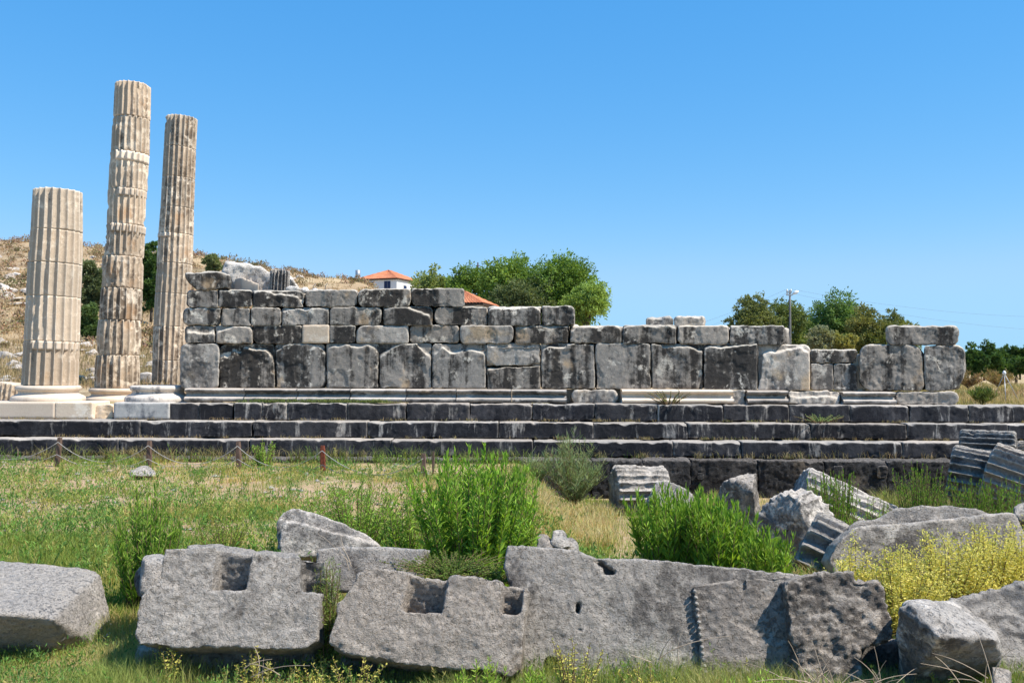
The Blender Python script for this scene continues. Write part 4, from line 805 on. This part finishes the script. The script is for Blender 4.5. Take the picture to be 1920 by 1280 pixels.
for x,y,z in zip(X,Y,Z):
    r=rng.uniform(.008,.035)*(.6+y/15); V=(oc*rng.uniform(.6,1.2,(6,3))+rng.normal(0,.12,(6,3)))*r*np.array([1.2,1,.6])+np.array([x,y,z+r*.3]); g_=rng.uniform(.24,.42); pb.add(V,of,(g_*1.05,g_*.98,g_*.88))
o=obj('field_pebbles',pb.mesh('field_pebbles',False),M['dry']); tag(o,'small pale pebbles and stone chips scattered in the meadow','pebbles',kind='stuff')
tw_=MB(); ts=MB()
X,Y=scatter(240,U(-120),U(1050),6.4,15.4,1.4); X2,Y2=scatter(110,U(-40),U(1950),4.25,4.75,1.2); X=np.concatenate([X,X2]); Y=np.concatenate([Y,Y2]); Z=gz(X,Y)
for x,y,z in zip(X,Y,Z):
    ns=int(rng.integers(2,6)); hh=rng.uniform(.12,.38)*(.55 if y<5 else 1); cc=[(.16,.28,.05),(.26,.34,.07),(.42,.38,.12),(.13,.24,.05)][rng.integers(0,4)]
    for q in range(ns):
        t=np.linspace(0,1,5)[:,None]; a=rng.uniform(0,6.28); c=np.array([x+rng.normal(0,.03),y+rng.normal(0,.03),z])+t*np.array([math.cos(a)*.12*hh/.3,math.sin(a)*.1,hh*rng.uniform(.7,1.1)]); ts.tube(c,np.linspace(.003,.001,5)*max(.7,y/10),3,(.30,.30,.12),cap=False)
        m=int(rng.integers(10,26)); tt=rng.uniform(.15,1,m); P=np.stack([np.interp(tt,t[:,0],c[:,i]) for i in range(3)],-1); D=rng.normal(0,.6,(m,3))+np.array([0,0,.8]); L=rng.uniform(.02,.055,m)*(.6 if y<5 else 1); tw_.add(*leafquads(P,D,L,L*.25,cvar(cc,m,.15,.06)))
o=obj('meadow_weeds',MBjoin(tw_,ts).mesh('meadow_weeds',False),M['leaf']); tag(o,'scattered taller weeds rising out of the meadow and foreground grass','weeds',kind='stuff')
# straw clumps in the meadow
o=field('straw_patches',16000,U(-120),U(1000),6.5,15.5,lambda P:.10+0*P[:,0],lambda P:cvar((.60,.42,.22),len(P),.15),.005,lambda P:(fbm(P,.75,3,71)>.17)*1.0); tag(o,'pinkish tan dead grass patches in the meadow','dead grass')
# dry twigs in front
tw=MB()
for (x,y,Yy,n,sx) in ((1530,1285,4.2,26,70),(1240,1230,4.35,4,60),(480,1250,4.55,5,60),(1660,1290,4.15,14,40),(1830,1270,4.1,8,60),(660,1050,5.2,4,12)):
    for k in range(n):
        a=np.array(at(x+rng.normal(0,sx*.4),y+rng.normal(12,8),Yy)); L=rng.uniform(.12,.32); an=rng.uniform(.25,2.9); t=np.linspace(0,1,6)[:,None]
        d=np.array([math.cos(an),rng.normal(0,.2),abs(math.sin(an))]); c=a+d*L*t+np.array([rng.normal(0,.3),0,-.25])*L*t*t; tw.tube(c,np.linspace(.0025,.001,6),4,cap=False)
o=obj('dry_twigs',tw.mesh('dry_twigs'),flat('pale_dry_twig',(.38,.30,.22),.9)); tag(o,'tangle of pale dry twigs in front of the foreground blocks','twigs',kind='stuff')
# ---------------------------------------------------------------- rope fence
FE=thing('rope_fence','low rope fence of short wooden posts running along the foot of the steps','fence',(-5,15.3,0))
posts=[(-75,872,818,15.4,0,0),(107,874,820,15.2,9,0),(279,884,826,15.0,2,0),(448,884,827,14.9,-2,0),(606,896,835,14.2,-2,1),(793,908,850,13.6,2,0),(812,905,846,14.1,1,0)]
tops=[]
for (x,yb,yt,Yy,tl,red) in posts:
    b=at(x,yb,Yy); t_=at(x+tl*.6,yt,Yy); b2=b-(t_-b)*.4; ax=(t_-b2).normalized(); w_=.036 if x!=812 else .018
    V=[];n=12;bm=bmesh.new(); mb=MB(); X_=Vector((1,0,0)); Yv=ax.cross(X_).normalized(); X_=Yv.cross(ax).normalized(); ks=np.linspace(0,1,10)
    rings=[]; 
    for q,kk in enumerate(ks):
        c=b2+(t_-b2)*float(kk); s=w_*(1 if q<9 else .8)*(1+.06*math.sin(q*2.1+x)); rings+= [list(c+X_*s*a+Yv*s*b_) for a,b_ in ((-.8,-1),(.8,-1),(1,-.8),(1,.8),(.8,1),(-.8,1),(-1,.8),(-1,-.8))]
    rings.append(list(t_)); i=np.arange(9)[:,None]*8; j=np.arange(8)[None,:]; j2=(j+1)%8; mb.add(rings,np.stack([i+j,i+j2,i+8+j2,i+8+j],-1).reshape(-1,4)); jj=np.arange(8); mb.F[3].append(np.stack([72+jj,72+(jj+1)%8,jj*0+80],-1))
    p=obj('post',mb.mesh('post',False),M['postred' if red else 'post'],FE); 
    if red: p['label']='rusty red post'
    tops.append((b,t_))
for (b0,t0),(b1,t1) in zip(tops[:-2],tops[1:-1]):
    for f,sag in ((.85,.30),(.42,.2)):
        A=b0.lerp(t0,f); B=b1.lerp(t1,f); t=np.linspace(0,1,22)[:,None]; P=np.array(A)*(1-t)+np.array(B)*t; P[:,2]-=(4*sag*t*(1-t))[:,0]; P[:,2]=np.maximum(P[:,2],.02); P[:,1]-=.05
        mb=MB(); mb.tube(P,.0055,6); obj('rope',mb.mesh('rope'),M['rope'],FE)
# ---------------------------------------------------------------- trees
def tree(name,label,x0,x1,yt,yb,Y,zb,c1,c2,nl=9000,ls=.16,gap=.5,cl=26,group=None,cat='tree',lim=True,trunkx=None,flat_=1.,dark=None):
    cx=(x0+x1)/2; A=at(x0,yt,Y); B=at(x1,yb,Y); C0=(A+B)/2; rx=(B.x-A.x)/2; rz=(A.z-B.z)/2; ry=rx*.85
    b=Vector((at(trunkx or cx,yb,Y).x,Y,zb)); T=thing(name,label,cat,b,group); lf=MB(); tk=MB()
    cen=[]
    for k in range(cl):
        d=nrm(rng.normal(size=3)); r=rng.uniform(.25,.78)**.7; cen.append(np.array(C0)+d*np.array([rx,ry,rz])*r)
    c1=np.array(c1)*1.5; c2=np.array(c2)*1.7; nl=int(nl*1.9)
    cen=np.array(cen); Rc=min(rx,rz)*rng.uniform(.28,.5,cl)
    per=(Rc**2/(Rc**2).sum()*nl).astype(int)
    for c,rc,m in zip(cen,Rc,per):
        # each clump is made of sprays of leaves
        ns=max(3,m//22); d=nrm(rng.normal(size=(ns,3))); rr=rng.uniform(.35,1.12,ns)[:,None]; sp=c+d*rr*rc*np.array([1,1,.85])
        P=np.repeat(sp,22,0)+rng.normal(0,rc*.13,(ns*22,3)); D=np.repeat(d,22,0)+rng.normal(0,.7,(ns*22,3)); n=len(P)
        f=np.clip(rng.normal(.5,.28,n)+rng.normal(0,.15),0,1)[:,None]; col=(np.array(c1)*(1-f)+np.array(c2)*f)*rng.normal(1,.12,(n,1))
        L=ls*rng.uniform(.6,1.3,n); lf.add(*leafquads(P,D,L,L*.5,np.clip(col,.004,1)))
    tr=max(.06,rx*.06); t=np.linspace(0,1,7)[:,None]; top=np.array(C0)-np.array([0,0,rz*.3]); P=np.array(b)*(1-t)+top*t+np.sin(t*5)*rx*.04; P[0,2]-=.3; tk.tube(P,np.linspace(tr*1.5,tr*.7,7),9)
    for c in cen[:16]:
        s=np.array(b)*.25+top*.75+rng.normal(0,.1,3); t=np.linspace(0,1,6)[:,None]; P=s*(1-t)+c*t+np.array([0,0,1])*np.sin(t*3.14)*rx*.06; tk.tube(P,np.linspace(tr*.6,tr*.1,6),5)
        for _ in range(2):
            e=c+rng.normal(0,rx*.2,3); t=np.linspace(0,1,4)[:,None]; tk.tube(c*(1-t)+e*t,np.linspace(tr*.15,tr*.04,4),4)
    obj('trunk',tk.mesh('trunk'),M['bark'],T); obj('crown',lf.mesh('crown',False),M['leaf'],T); return T
TG=((.06,.105,.02),(.165,.235,.045)); TD=((.035,.065,.018),(.09,.13,.035)); TO=((.10,.11,.035),(.20,.19,.06)); TB=((.13,.10,.035),(.22,.16,.06)); TA=((.12,.13,.075),(.22,.22,.13))
gb='trees standing behind the temple wall'
tree('broadleaf_tree','sparse light green tree just right of the tiled house roof',772,852,491,590,82,3,(.10,.13,.04),(.22,.25,.08),5000,.24,cl=20)
tree('broadleaf_tree','mid green tree between the sparse light tree and the large crowns',828,930,497,600,78,3,*TG,8000,.24)
tree('broadleaf_tree','large green tree with a pointed crown behind the wall, left of the widest crown',893,1022,480,640,72,2,*TG,16000,.22,cl=44)
tree('broadleaf_tree','dark dusty green tree low between the two big crowns',925,1040,515,630,68,2,(.05,.075,.03),(.12,.14,.055),9000,.2,cl=30)
tree('broadleaf_tree','widest bright green tree crown behind the middle of the wall',962,1120,483,640,70,2,(.055,.10,.018),(.15,.225,.04),20000,.22,cl=52)
tree('broadleaf_tree','light drooping tree at the right end of the middle group, slim trunk showing',1052,1145,524,608,64,1.4,(.08,.13,.025),(.22,.29,.07),9000,.18,cl=30,trunkx=1108)
tree('broadleaf_tree','brownish olive-green tree left of the utility pole',1370,1460,553,670,46,1.,(.07,.09,.03),(.17,.18,.065),11000,.13,cl=36)
tree('broadleaf_tree','olive-green tree directly behind the utility pole',1425,1520,560,680,48,1.,(.055,.08,.025),(.14,.17,.05),11000,.13,cl=34)
tree('broadleaf_tree','fresh green round tree right of the utility pole',1498,1620,551,680,52,1.,(.045,.085,.025),(.12,.19,.05),16000,.15,cl=44)
tree('broadleaf_tree','rust-tinged tree between the round green tree and the wall end',1590,1680,578,690,46,1.,(.055,.08,.022),(.17,.16,.05),10000,.13,cl=34)
tree('broadleaf_tree','small brown-green tree, rightmost of the group behind the wall end',1645,1720,579,680,50,1.,(.07,.09,.03),(.17,.18,.055),8000,.14,cl=26)
tree('olive_bush','low grey-green olive bush in front of the round green tree',1503,1562,612,668,38,1.,*TA,7000,.09,cl=24,cat='bush')
tree('olive_bush','low yellowish bush between the olive bush and the rust-tinged tree',1556,1604,624,668,38,1.,(.14,.14,.04),(.27,.25,.08),5000,.09,cl=20,cat='bush')
for i,(x,yt,w_) in enumerate(((1822,645,34),(1845,642,36),(1868,648,34),(1890,643,36),(1912,650,34),(1936,646,36),(1830,660,40),(1868,662,40),(1905,664,44),(1800,650,30))):
    tree('orchard_tree',['first dark green orchard tree beyond the wall end, upper row','second dark green orchard tree in the upper row at the right','third dark green orchard tree in the upper row at the right','fourth dark green orchard tree in the upper row at the right','dark green orchard tree at the right edge, upper row','dark green orchard tree cut by the right edge, upper row','lower dark green orchard tree nearest the wall end','lower dark green orchard tree, middle of the front three','lower dark green orchard tree at the right edge','dark green orchard tree peeking out directly behind the wall end'][i],x-w_*.65,x+w_*.65,yt,702,(70 if i<6 or i==9 else 58),1.,(.025,.055,.015),(.07,.12,.03),3600,.17,cl=16,group='orchard trees at the right edge')
# left hillside trees
tree('hill_tree','tall dark evergreen tree between the tall column and the slender column',264,302,443,600,52,4.5,(.022,.05,.015),(.07,.12,.03),12000,.15,cl=40)
tree('hill_tree','grey-green olive tree between the short and tall columns',150,200,478,600,56,5.,(.06,.08,.035),(.14,.16,.075),9000,.15,cl=30)
tree('hill_bush','round dark green bush at the foot of the slope between two columns',140,192,566,650,44,2.6,(.03,.06,.018),(.09,.13,.04),9000,.12,cl=26,cat='bush')
tree('hill_bush','small green bush on the slope right of the slender column',382,420,478,512,80,9.5,(.09,.11,.045),(.17,.19,.08),3500,.16,cl=16,cat='bush')
tree('hill_bush','small dark bush beside the left end of the tiled house',640,672,521,545,100,9.5,(.05,.06,.025),(.13,.13,.05),1800,.2,cl=10,cat='bush')
# scrub on hillside
def hillpt(px,Y): x=(px-960)/F*Y; return np.array([x,Y,float(hz(np.array([x]),np.array([Y]))[0])])
sb=MB()
for k in range(900):
    Y=rng.uniform(38,118); px=rng.uniform(-260,700); p=hillpt(px,Y); r=rng.uniform(.2,.7)*(.6+Y/120); n=int(60+50*r)
    P=p+nrm(rng.normal(size=(n,3)))*np.array([r,r,r*.7])*rng.uniform(.4,1,(n,1))+np.array([0,0,r*.35]); c=[(.30,.19,.12),(.34,.24,.15),(.24,.18,.10),(.19,.17,.09),(.38,.28,.17)][rng.integers(0,5)]
    sb.add(*leafquads(P,rng.normal(size=(n,3))+np.array([0,0,.8]),.22*r+.08,.06+.05*r,cvar(c,n,.2)))
o=obj('hillside_scrub',sb.mesh('hillside_scrub',False),M['dry']); tag(o,'brown dry scrub covering the hillside on the left','scrub',kind='stuff')
o=field('hillside_grass',60000,U(-260),U(760),24,116,lambda P:.28+0*P[:,0],lambda P:pick(P,[(.34,.22,.12),(.44,.32,.18),(.36,.25,.14),(.27,.22,.11)],.1,6),.006,None,1.1,hz,tuft=8,tr=.25,mat='dry'); tag(o,'golden dry grass on the slope behind the columns','grass')
o=field('right_field_grass',34000,U(1480),U(2500),18.6,60,lambda P:.2+.2*np.clip(fbm(P*np.array([1,1,0]),.3,3,2),0,1),lambda P:pick(P,[(.46,.33,.17),(.40,.32,.13),(.2,.22,.07),(.42,.27,.15)],.25,6),.006,None,1.5,gz,tuft=8,tr=.15,mat='dry'); tag(o,'dry yellow and reddish grass beyond the right end of the wall','grass')
for (x,y,Yy,h,wd,n,c,l) in ((1842,757,20,32,50,26,(.13,.17,.045),'green grass tuft on the platform beyond the right wall end'),(1870,722,30,28,90,30,(.30,.22,.10),'dry brown bush in front of the orchard hedge'),(1815,725,26,30,60,22,(.27,.19,.10),'dry reddish bush right behind the wall end')):
    wispy('dry_bush',l,x,y,Yy,h,wd,n,c,z=at(x,y,Yy).z-.05,wd=.02,cat='bush')
# rocks on the slope
protos=[]
for k in range(5):
    bm=bmesh.new(); vs=[bm.verts.new(Vector((random.gauss(0,1),random.gauss(0,1),random.gauss(0,1))).normalized()*random.uniform(.7,1.15)) for _ in range(16)]; bmesh.ops.convex_hull(bm,input=vs)
    bmesh.ops.delete(bm,geom=[v for v in bm.verts if not v.link_faces],context='VERTS')
    me=carve(bm,'hill_rock',.11,1,rough=((1.3,.25,4),(5,.08,3)),seed=k+80); me.materials.append(M['rock']); protos.append(me)
def rock(px,py,Y,s,lab,grp,name='hill_rock',z=None,flatn=.6):
    p=hillpt(px,Y); o=bpy.data.objects.new(name,random.choice(protos)); COL.objects.link(o); o.location=(p[0],p[1],p[2] if z is None else z)
    o.scale=(s*random.uniform(.8,1.5),s*random.uniform(.7,1.2),s*flatn*random.uniform(.7,1.2)); o.rotation_euler=(0,0,random.uniform(0,6.28)); tag(o,lab,'rock',grp)
random.seed(11)
for k in range(90): rock(random.uniform(-150,420),0,26+20*random.random()**1.3,random.uniform(.14,.42),'pale limestone rubble rock scattered at the foot of the slope behind the columns','rubble rocks behind the columns')
for k in range(80): rock(random.uniform(-150,560),0,random.uniform(48,105),random.uniform(.3,.8),'pale limestone rock lying on the dry brown hillside','rocks on the hillside')
for k in range(14): rock(random.uniform(-60,70),0,random.uniform(60,66),random.uniform(.5,1.1),'white outcrop rock in the rocky band left of the short column','outcrop rocks left of the short column')
# low ruined walls in the background on the left
for i,(a,b,y0,y1,Yy,l) in enumerate(((-160,44,703,722,27,'low ruined stone wall left of the short column'),(140,182,705,722,27,'low ruined stone wall seen between short and tall columns'),(262,300,698,722,26.5,'low ruined stone wall seen between tall and slender columns'))):
    WL=thing('ruined_wall',l,'wall',at((a+b)/2,y1,Yy))
    x=a
    while x<b-6:
        w_=random.uniform(14,30); wallblock(WL,x,min(b,x+w_),y0+random.uniform(0,5),y1+6,(3,3,3,3),Y=Yy,dep=.7,vox=.06,mat='rock',rough=((3,.06,4),)); x+=w_+.6
for i,(x,y,Yy,h,l) in enumerate(((44,657,42,14,'short dark stake on the slope left of the short column'),(158,656,42,12,'short dark stake on the slope between short and tall columns'),(281,655,40,18,'thin dark stake on the slope left of the slender column'))):
    p=hillpt(x,Yy); mb=MB(); t=np.linspace(0,1,5)[:,None]; mb.tube(p-np.array([0,0,.2])+t*np.array([.02,0,.2+h*Yy/F]),np.linspace(.045,.035,5),7); mb.tube(p+np.array([.02,0,h*Yy/F-.03])+t*np.array([0,0,.05]),np.linspace(.055,.02,5),7)
    o=obj('stake',mb.mesh('stake'),M['darkwood']); recenter(o); tag(o,l,'stake')
# ---------------------------------------------------------------- houses
def house(name,label,corner,ang,Lf,Lr,zb,h,roofh,eave,wins):
    """corner (px,Y) nearest corner; left wall length Lf, right wall length Lr, rotated by ang"""
    x,Y=(corner[0]-960)/F*corner[1],corner[1]; H_=thing(name,label,'house',(x,Y,zb)); Mx=Matrix.Translation((x,Y,zb))@Matrix.Rotation(R(ang),4,'Z')
    # local: front wall along -x at y=0, right wall along +y at x=0
    mb=MB(); mb.box(-Lf,0,0,Lr,-1.5,h,Mx); obj('wall',mb.mesh('wall',False),M['stucco'],H_)
    e=eave; mb=MB(); cx=-Lf/2; cy=Lr/2; dl=max(0,(Lf-Lr)/2); dr=max(0,(Lr-Lf)/2)
    c=[(-Lf-e,-e,h),(e,-e,h),(e,Lr+e,h),(-Lf-e,Lr+e,h)]; r1=(cx-dl,cy-dr,h+roofh); r2=(cx+dl,cy+dr,h+roofh)
    def slope(a,b,t1,t0,n):
        a,b,t0,t1=map(np.array,(a,b,t0,t1)); a=a.astype(float)
        K=max(8,int(np.linalg.norm(b-a)/.22)*4); s=np.linspace(0,1,K); rows=14; V=[]
        for q in range(rows):
            f=q/(rows-1); l=a*(1-f)+t0*f; r=b*(1-f)+t1*f; w_=np.abs(np.sin(s*(K/4)*math.pi))*.05*(1-f*.5)
            V.append(l+(r-l)*s[:,None]+np.array([0,0,1])*w_[:,None]+np.array([0,0,.03])*(q%2))
        V=np.concatenate(V); V=np.array([Mx@Vector(v) for v in V]); i=np.arange(rows-1)[:,None]*K; j=np.arange(K-1)[None,:]; mb.add(V,np.stack([i+j,i+j+1,i+K+j+1,i+K+j],-1).reshape(-1,4))
    slope(c[0],c[1],r2 if dl else r1,r1,0); slope(c[1],c[2],r2 if dr else (r2 if dl else r1),(r2 if dl else r1),0); slope(c[2],c[3],r1 if dl else r2,r2,0); slope(c[3],c[0],r1,(r2 if dr else r1),0)
    obj('roof',mb.mesh('roof',False),M['roof'],H_)
    mb=MB(); mb.box(-Lf-e+.03,e-.03,-e+.03,Lr+e-.03,h-.14,h-.01,Mx); obj('eaves',mb.mesh('eaves',False),M['darkwood'],H_)
    for side,p,zz,ww,hh in wins:
        fr=MB(); pn=MB()
        if side=='f': fr.box(p-ww/2-.08,p+ww/2+.08,-.05,.03,zz-.08,zz+hh+.08,Mx); pn.box(p-ww/2,p-.02,-.08,-.03,zz,zz+hh,Mx); pn.box(p+.02,p+ww/2,-.08,-.03,zz,zz+hh,Mx)
        else: fr.box(-.03,.05,p-ww/2-.08,p+ww/2+.08,zz-.08,zz+hh+.08,Mx); pn.box(.03,.08,p-ww/2,p-.02,zz,zz+hh,Mx); pn.box(.03,.08,p+.02,p+ww/2,zz,zz+hh,Mx)
        f_=obj('window',fr.mesh('window',False),M['stucco'],H_); g_=obj('shutter',pn.mesh('shutter',False),M['shutter']); g_.parent=f_
        g_.matrix_parent_inverse=Matrix.Translation(H_.location).inverted() if 0 else Matrix()
        f_.matrix_parent_inverse=Matrix.Translation(H_.location).inverted()
    return H_
zb=at(743,548,120).z-1.2; zt=at(743,521.5,120).z
house('house','white house with hipped orange tile roof and dark blue shutters, above the wall','' or (743,120),-22,6.2,7.2,zb,zt-zb,1.5,.28,[('f',-3.9,zt-zb-1.5,.9,1.1),('f',-1.4,zt-zb-1.85,.95,1.5),('r',2.2,zt-zb-2.2,.8,1.4),('r',4.6,zt-zb-2.2,.8,1.4)])
zb2=at(890,640,60).z; zt2=at(905,568,60).z
house('house','lower house with orange tile roof, half hidden behind the stepped wall top',(900,60),-14,4.0,3.6,zb2,zt2-zb2,1.05,.3,[('f',-.7,zt2-zb2-.85,.5,.6)])
# tank on a stand
T=thing('water_tank','small grey cylindrical water tank on a stand left of the tiled house','water tank',at(671,530,122)); c=at(671,519,122)
mb=MB(); mb.tube([list(c),list(c+Vector((0,0,.15))),list(c+Vector((0,0,.9)))],[.3,.33,.33],16); obj('tank',mb.mesh('tank'),M['steel'],T)
for dx,dy in ((-.25,-.25),(.25,-.25),(-.25,.25),(.25,.25)):
    mb=MB(); mb.tube([list(c+Vector((dx,dy,-2.))),list(c+Vector((dx,dy,-.9))),list(c+Vector((dx*.9,dy*.9,.05)))],.035,6); obj('leg',mb.mesh('leg'),M['steel'],T)
# utility poles
UP=thing('utility_pole','tall grey utility pole with a white street lamp, rising behind the right trees','utility pole',at(1482,690,42)); zb=1.0
a=at(1482,690,42); t=at(1481,544,42); a.z=.8
mb=MB(); mb.tube([list(a.lerp(t,k)) for k in np.linspace(0,1,6)],np.linspace(.06,.042,6),10); obj('pole',mb.mesh('pole'),M['concrete'],UP)
mb=MB(); z=t.z-.12; mb.box(t.x-.15,t.x+.08,t.y-.05,t.y+.05,z,z+.07); obj('crossarm',mb.mesh('crossarm',False),M['steel'],UP)
mb=MB(); z2=at(1481,554,42).z; mb.box(t.x-.16,t.x+.12,t.y-.05,t.y+.05,z2,z2+.06); obj('crossarm',mb.mesh('crossarm',False),M['steel'],UP)
for dx,zz in ((-.13,z+.07),(.05,z+.07),(-.13,z2+.06)):
    mb=MB(); mb.tube([[t.x+dx,t.y,zz],[t.x+dx,t.y,zz+.05],[t.x+dx,t.y,zz+.1]],[.03,.045,.02],8); obj('insulator',mb.mesh('insulator'),M['lampw'],UP)
l0=at(1483,554,42); l1=at(1490,549,42); mb=MB(); mb.tube([list(l0),list(l0.lerp(l1,.5)),list(l1)],.02,6); ar=obj('lamp_arm',mb.mesh('lamp_arm'),M['steel'],UP)
mb=MB(); mb.tube([list(l1+Vector((-.09,0,-.06))),list(l1),list(l1+Vector((.1,0,.05))),list(l1+Vector((.18,0,.08)))],[.03,.08,.08,.03],10); obj('lamp_head',mb.mesh('lamp_head'),M['lampw'],UP)
def wire(a,b,sag,l):
    t_=np.linspace(0,1,30)[:,None]; P=np.array(a)*(1-t_)+np.array(b)*t_; P[:,2]-=(4*sag*t_*(1-t_))[:,0]; mb=MB(); mb.tube(P,.0035,4); o=obj('power_line',mb.mesh('power_line'),M['wire']); recenter(o); tag(o,l,'power line')
wire((t.x+.05,t.y,z+.17),at(2080,592,55),.5,'upper power line running right from the utility pole'); wire((t.x-.13,t.y,z2+.16),at(2080,622,55),.5,'lower power line running right from the utility pole')
wire((t.x-.13,t.y,z+.17),at(1150,640,70),.5,'upper power line running left and down from the utility pole'); wire((t.x-.16,t.y,z2+.1),at(1150,655,70),.5,'lower power line running left and down from the utility pole')
for (x,yt,yb_,Yy,l) in ((896,492,560,84,'thin dark mast between the crowns of the middle trees'),):
    a=at(x,yb_,Yy); b=at(x,yt,Yy); mb=MB(); mb.tube([list(a-Vector((0,0,4))),list(a),list(b)],[.09,.08,.06],8); mb.tube([list(b-Vector((.2,0,.3))),list(b-Vector((0,0,.3))),list(b+Vector((.2,0,-.3)))],.04,6); o=obj('mast',mb.mesh('mast'),M['darkwood']); recenter(o); tag(o,l,'mast')
# wire fence posts on the ridge
for i,(x,y,Yy) in enumerate(((546,514,66),(560,518,70),(585,523,76),(608,527,82))):
    p=hillpt(x,Yy); mb=MB(); mb.tube([list(p-np.array([0,0,.3])),list(p+np.array([0,0,.8])),list(p+np.array([.05,0,1.5])),list(p+np.array([.25,0,1.75]))],.035,6); o=obj('fence_post',mb.mesh('fence_post'),M['concrete']); recenter(o); tag(o,['leftmost','second from left','third from left','rightmost'][i]+' of four pale bent-top fence posts on the hillside','fence post','bent fence posts on the hillside')
# tripod stake
TP=thing('tripod_stake','white three-legged stake standing in dry grass at the right edge','tripod',at(1884,745,22)); ap=at(1883,700,22)
for q,(x,y,Yy) in enumerate(((1866,738,22.2),(1886,752,21.6),(1911,752,22.))):
    e=at(x,y,Yy); mb=MB(); mb.tube([list(ap),list(ap.lerp(e,.5)),list(e)],.008,6); obj('leg',mb.mesh('leg'),M['steel'],TP)
mb=MB(); mb.tube([list(ap-Vector((0,0,.03))),list(ap+Vector((0,0,.02))),list(ap+Vector((0,0,.07)))],[.035,.045,.015],8); obj('cap',mb.mesh('cap'),M['lampw'],TP)
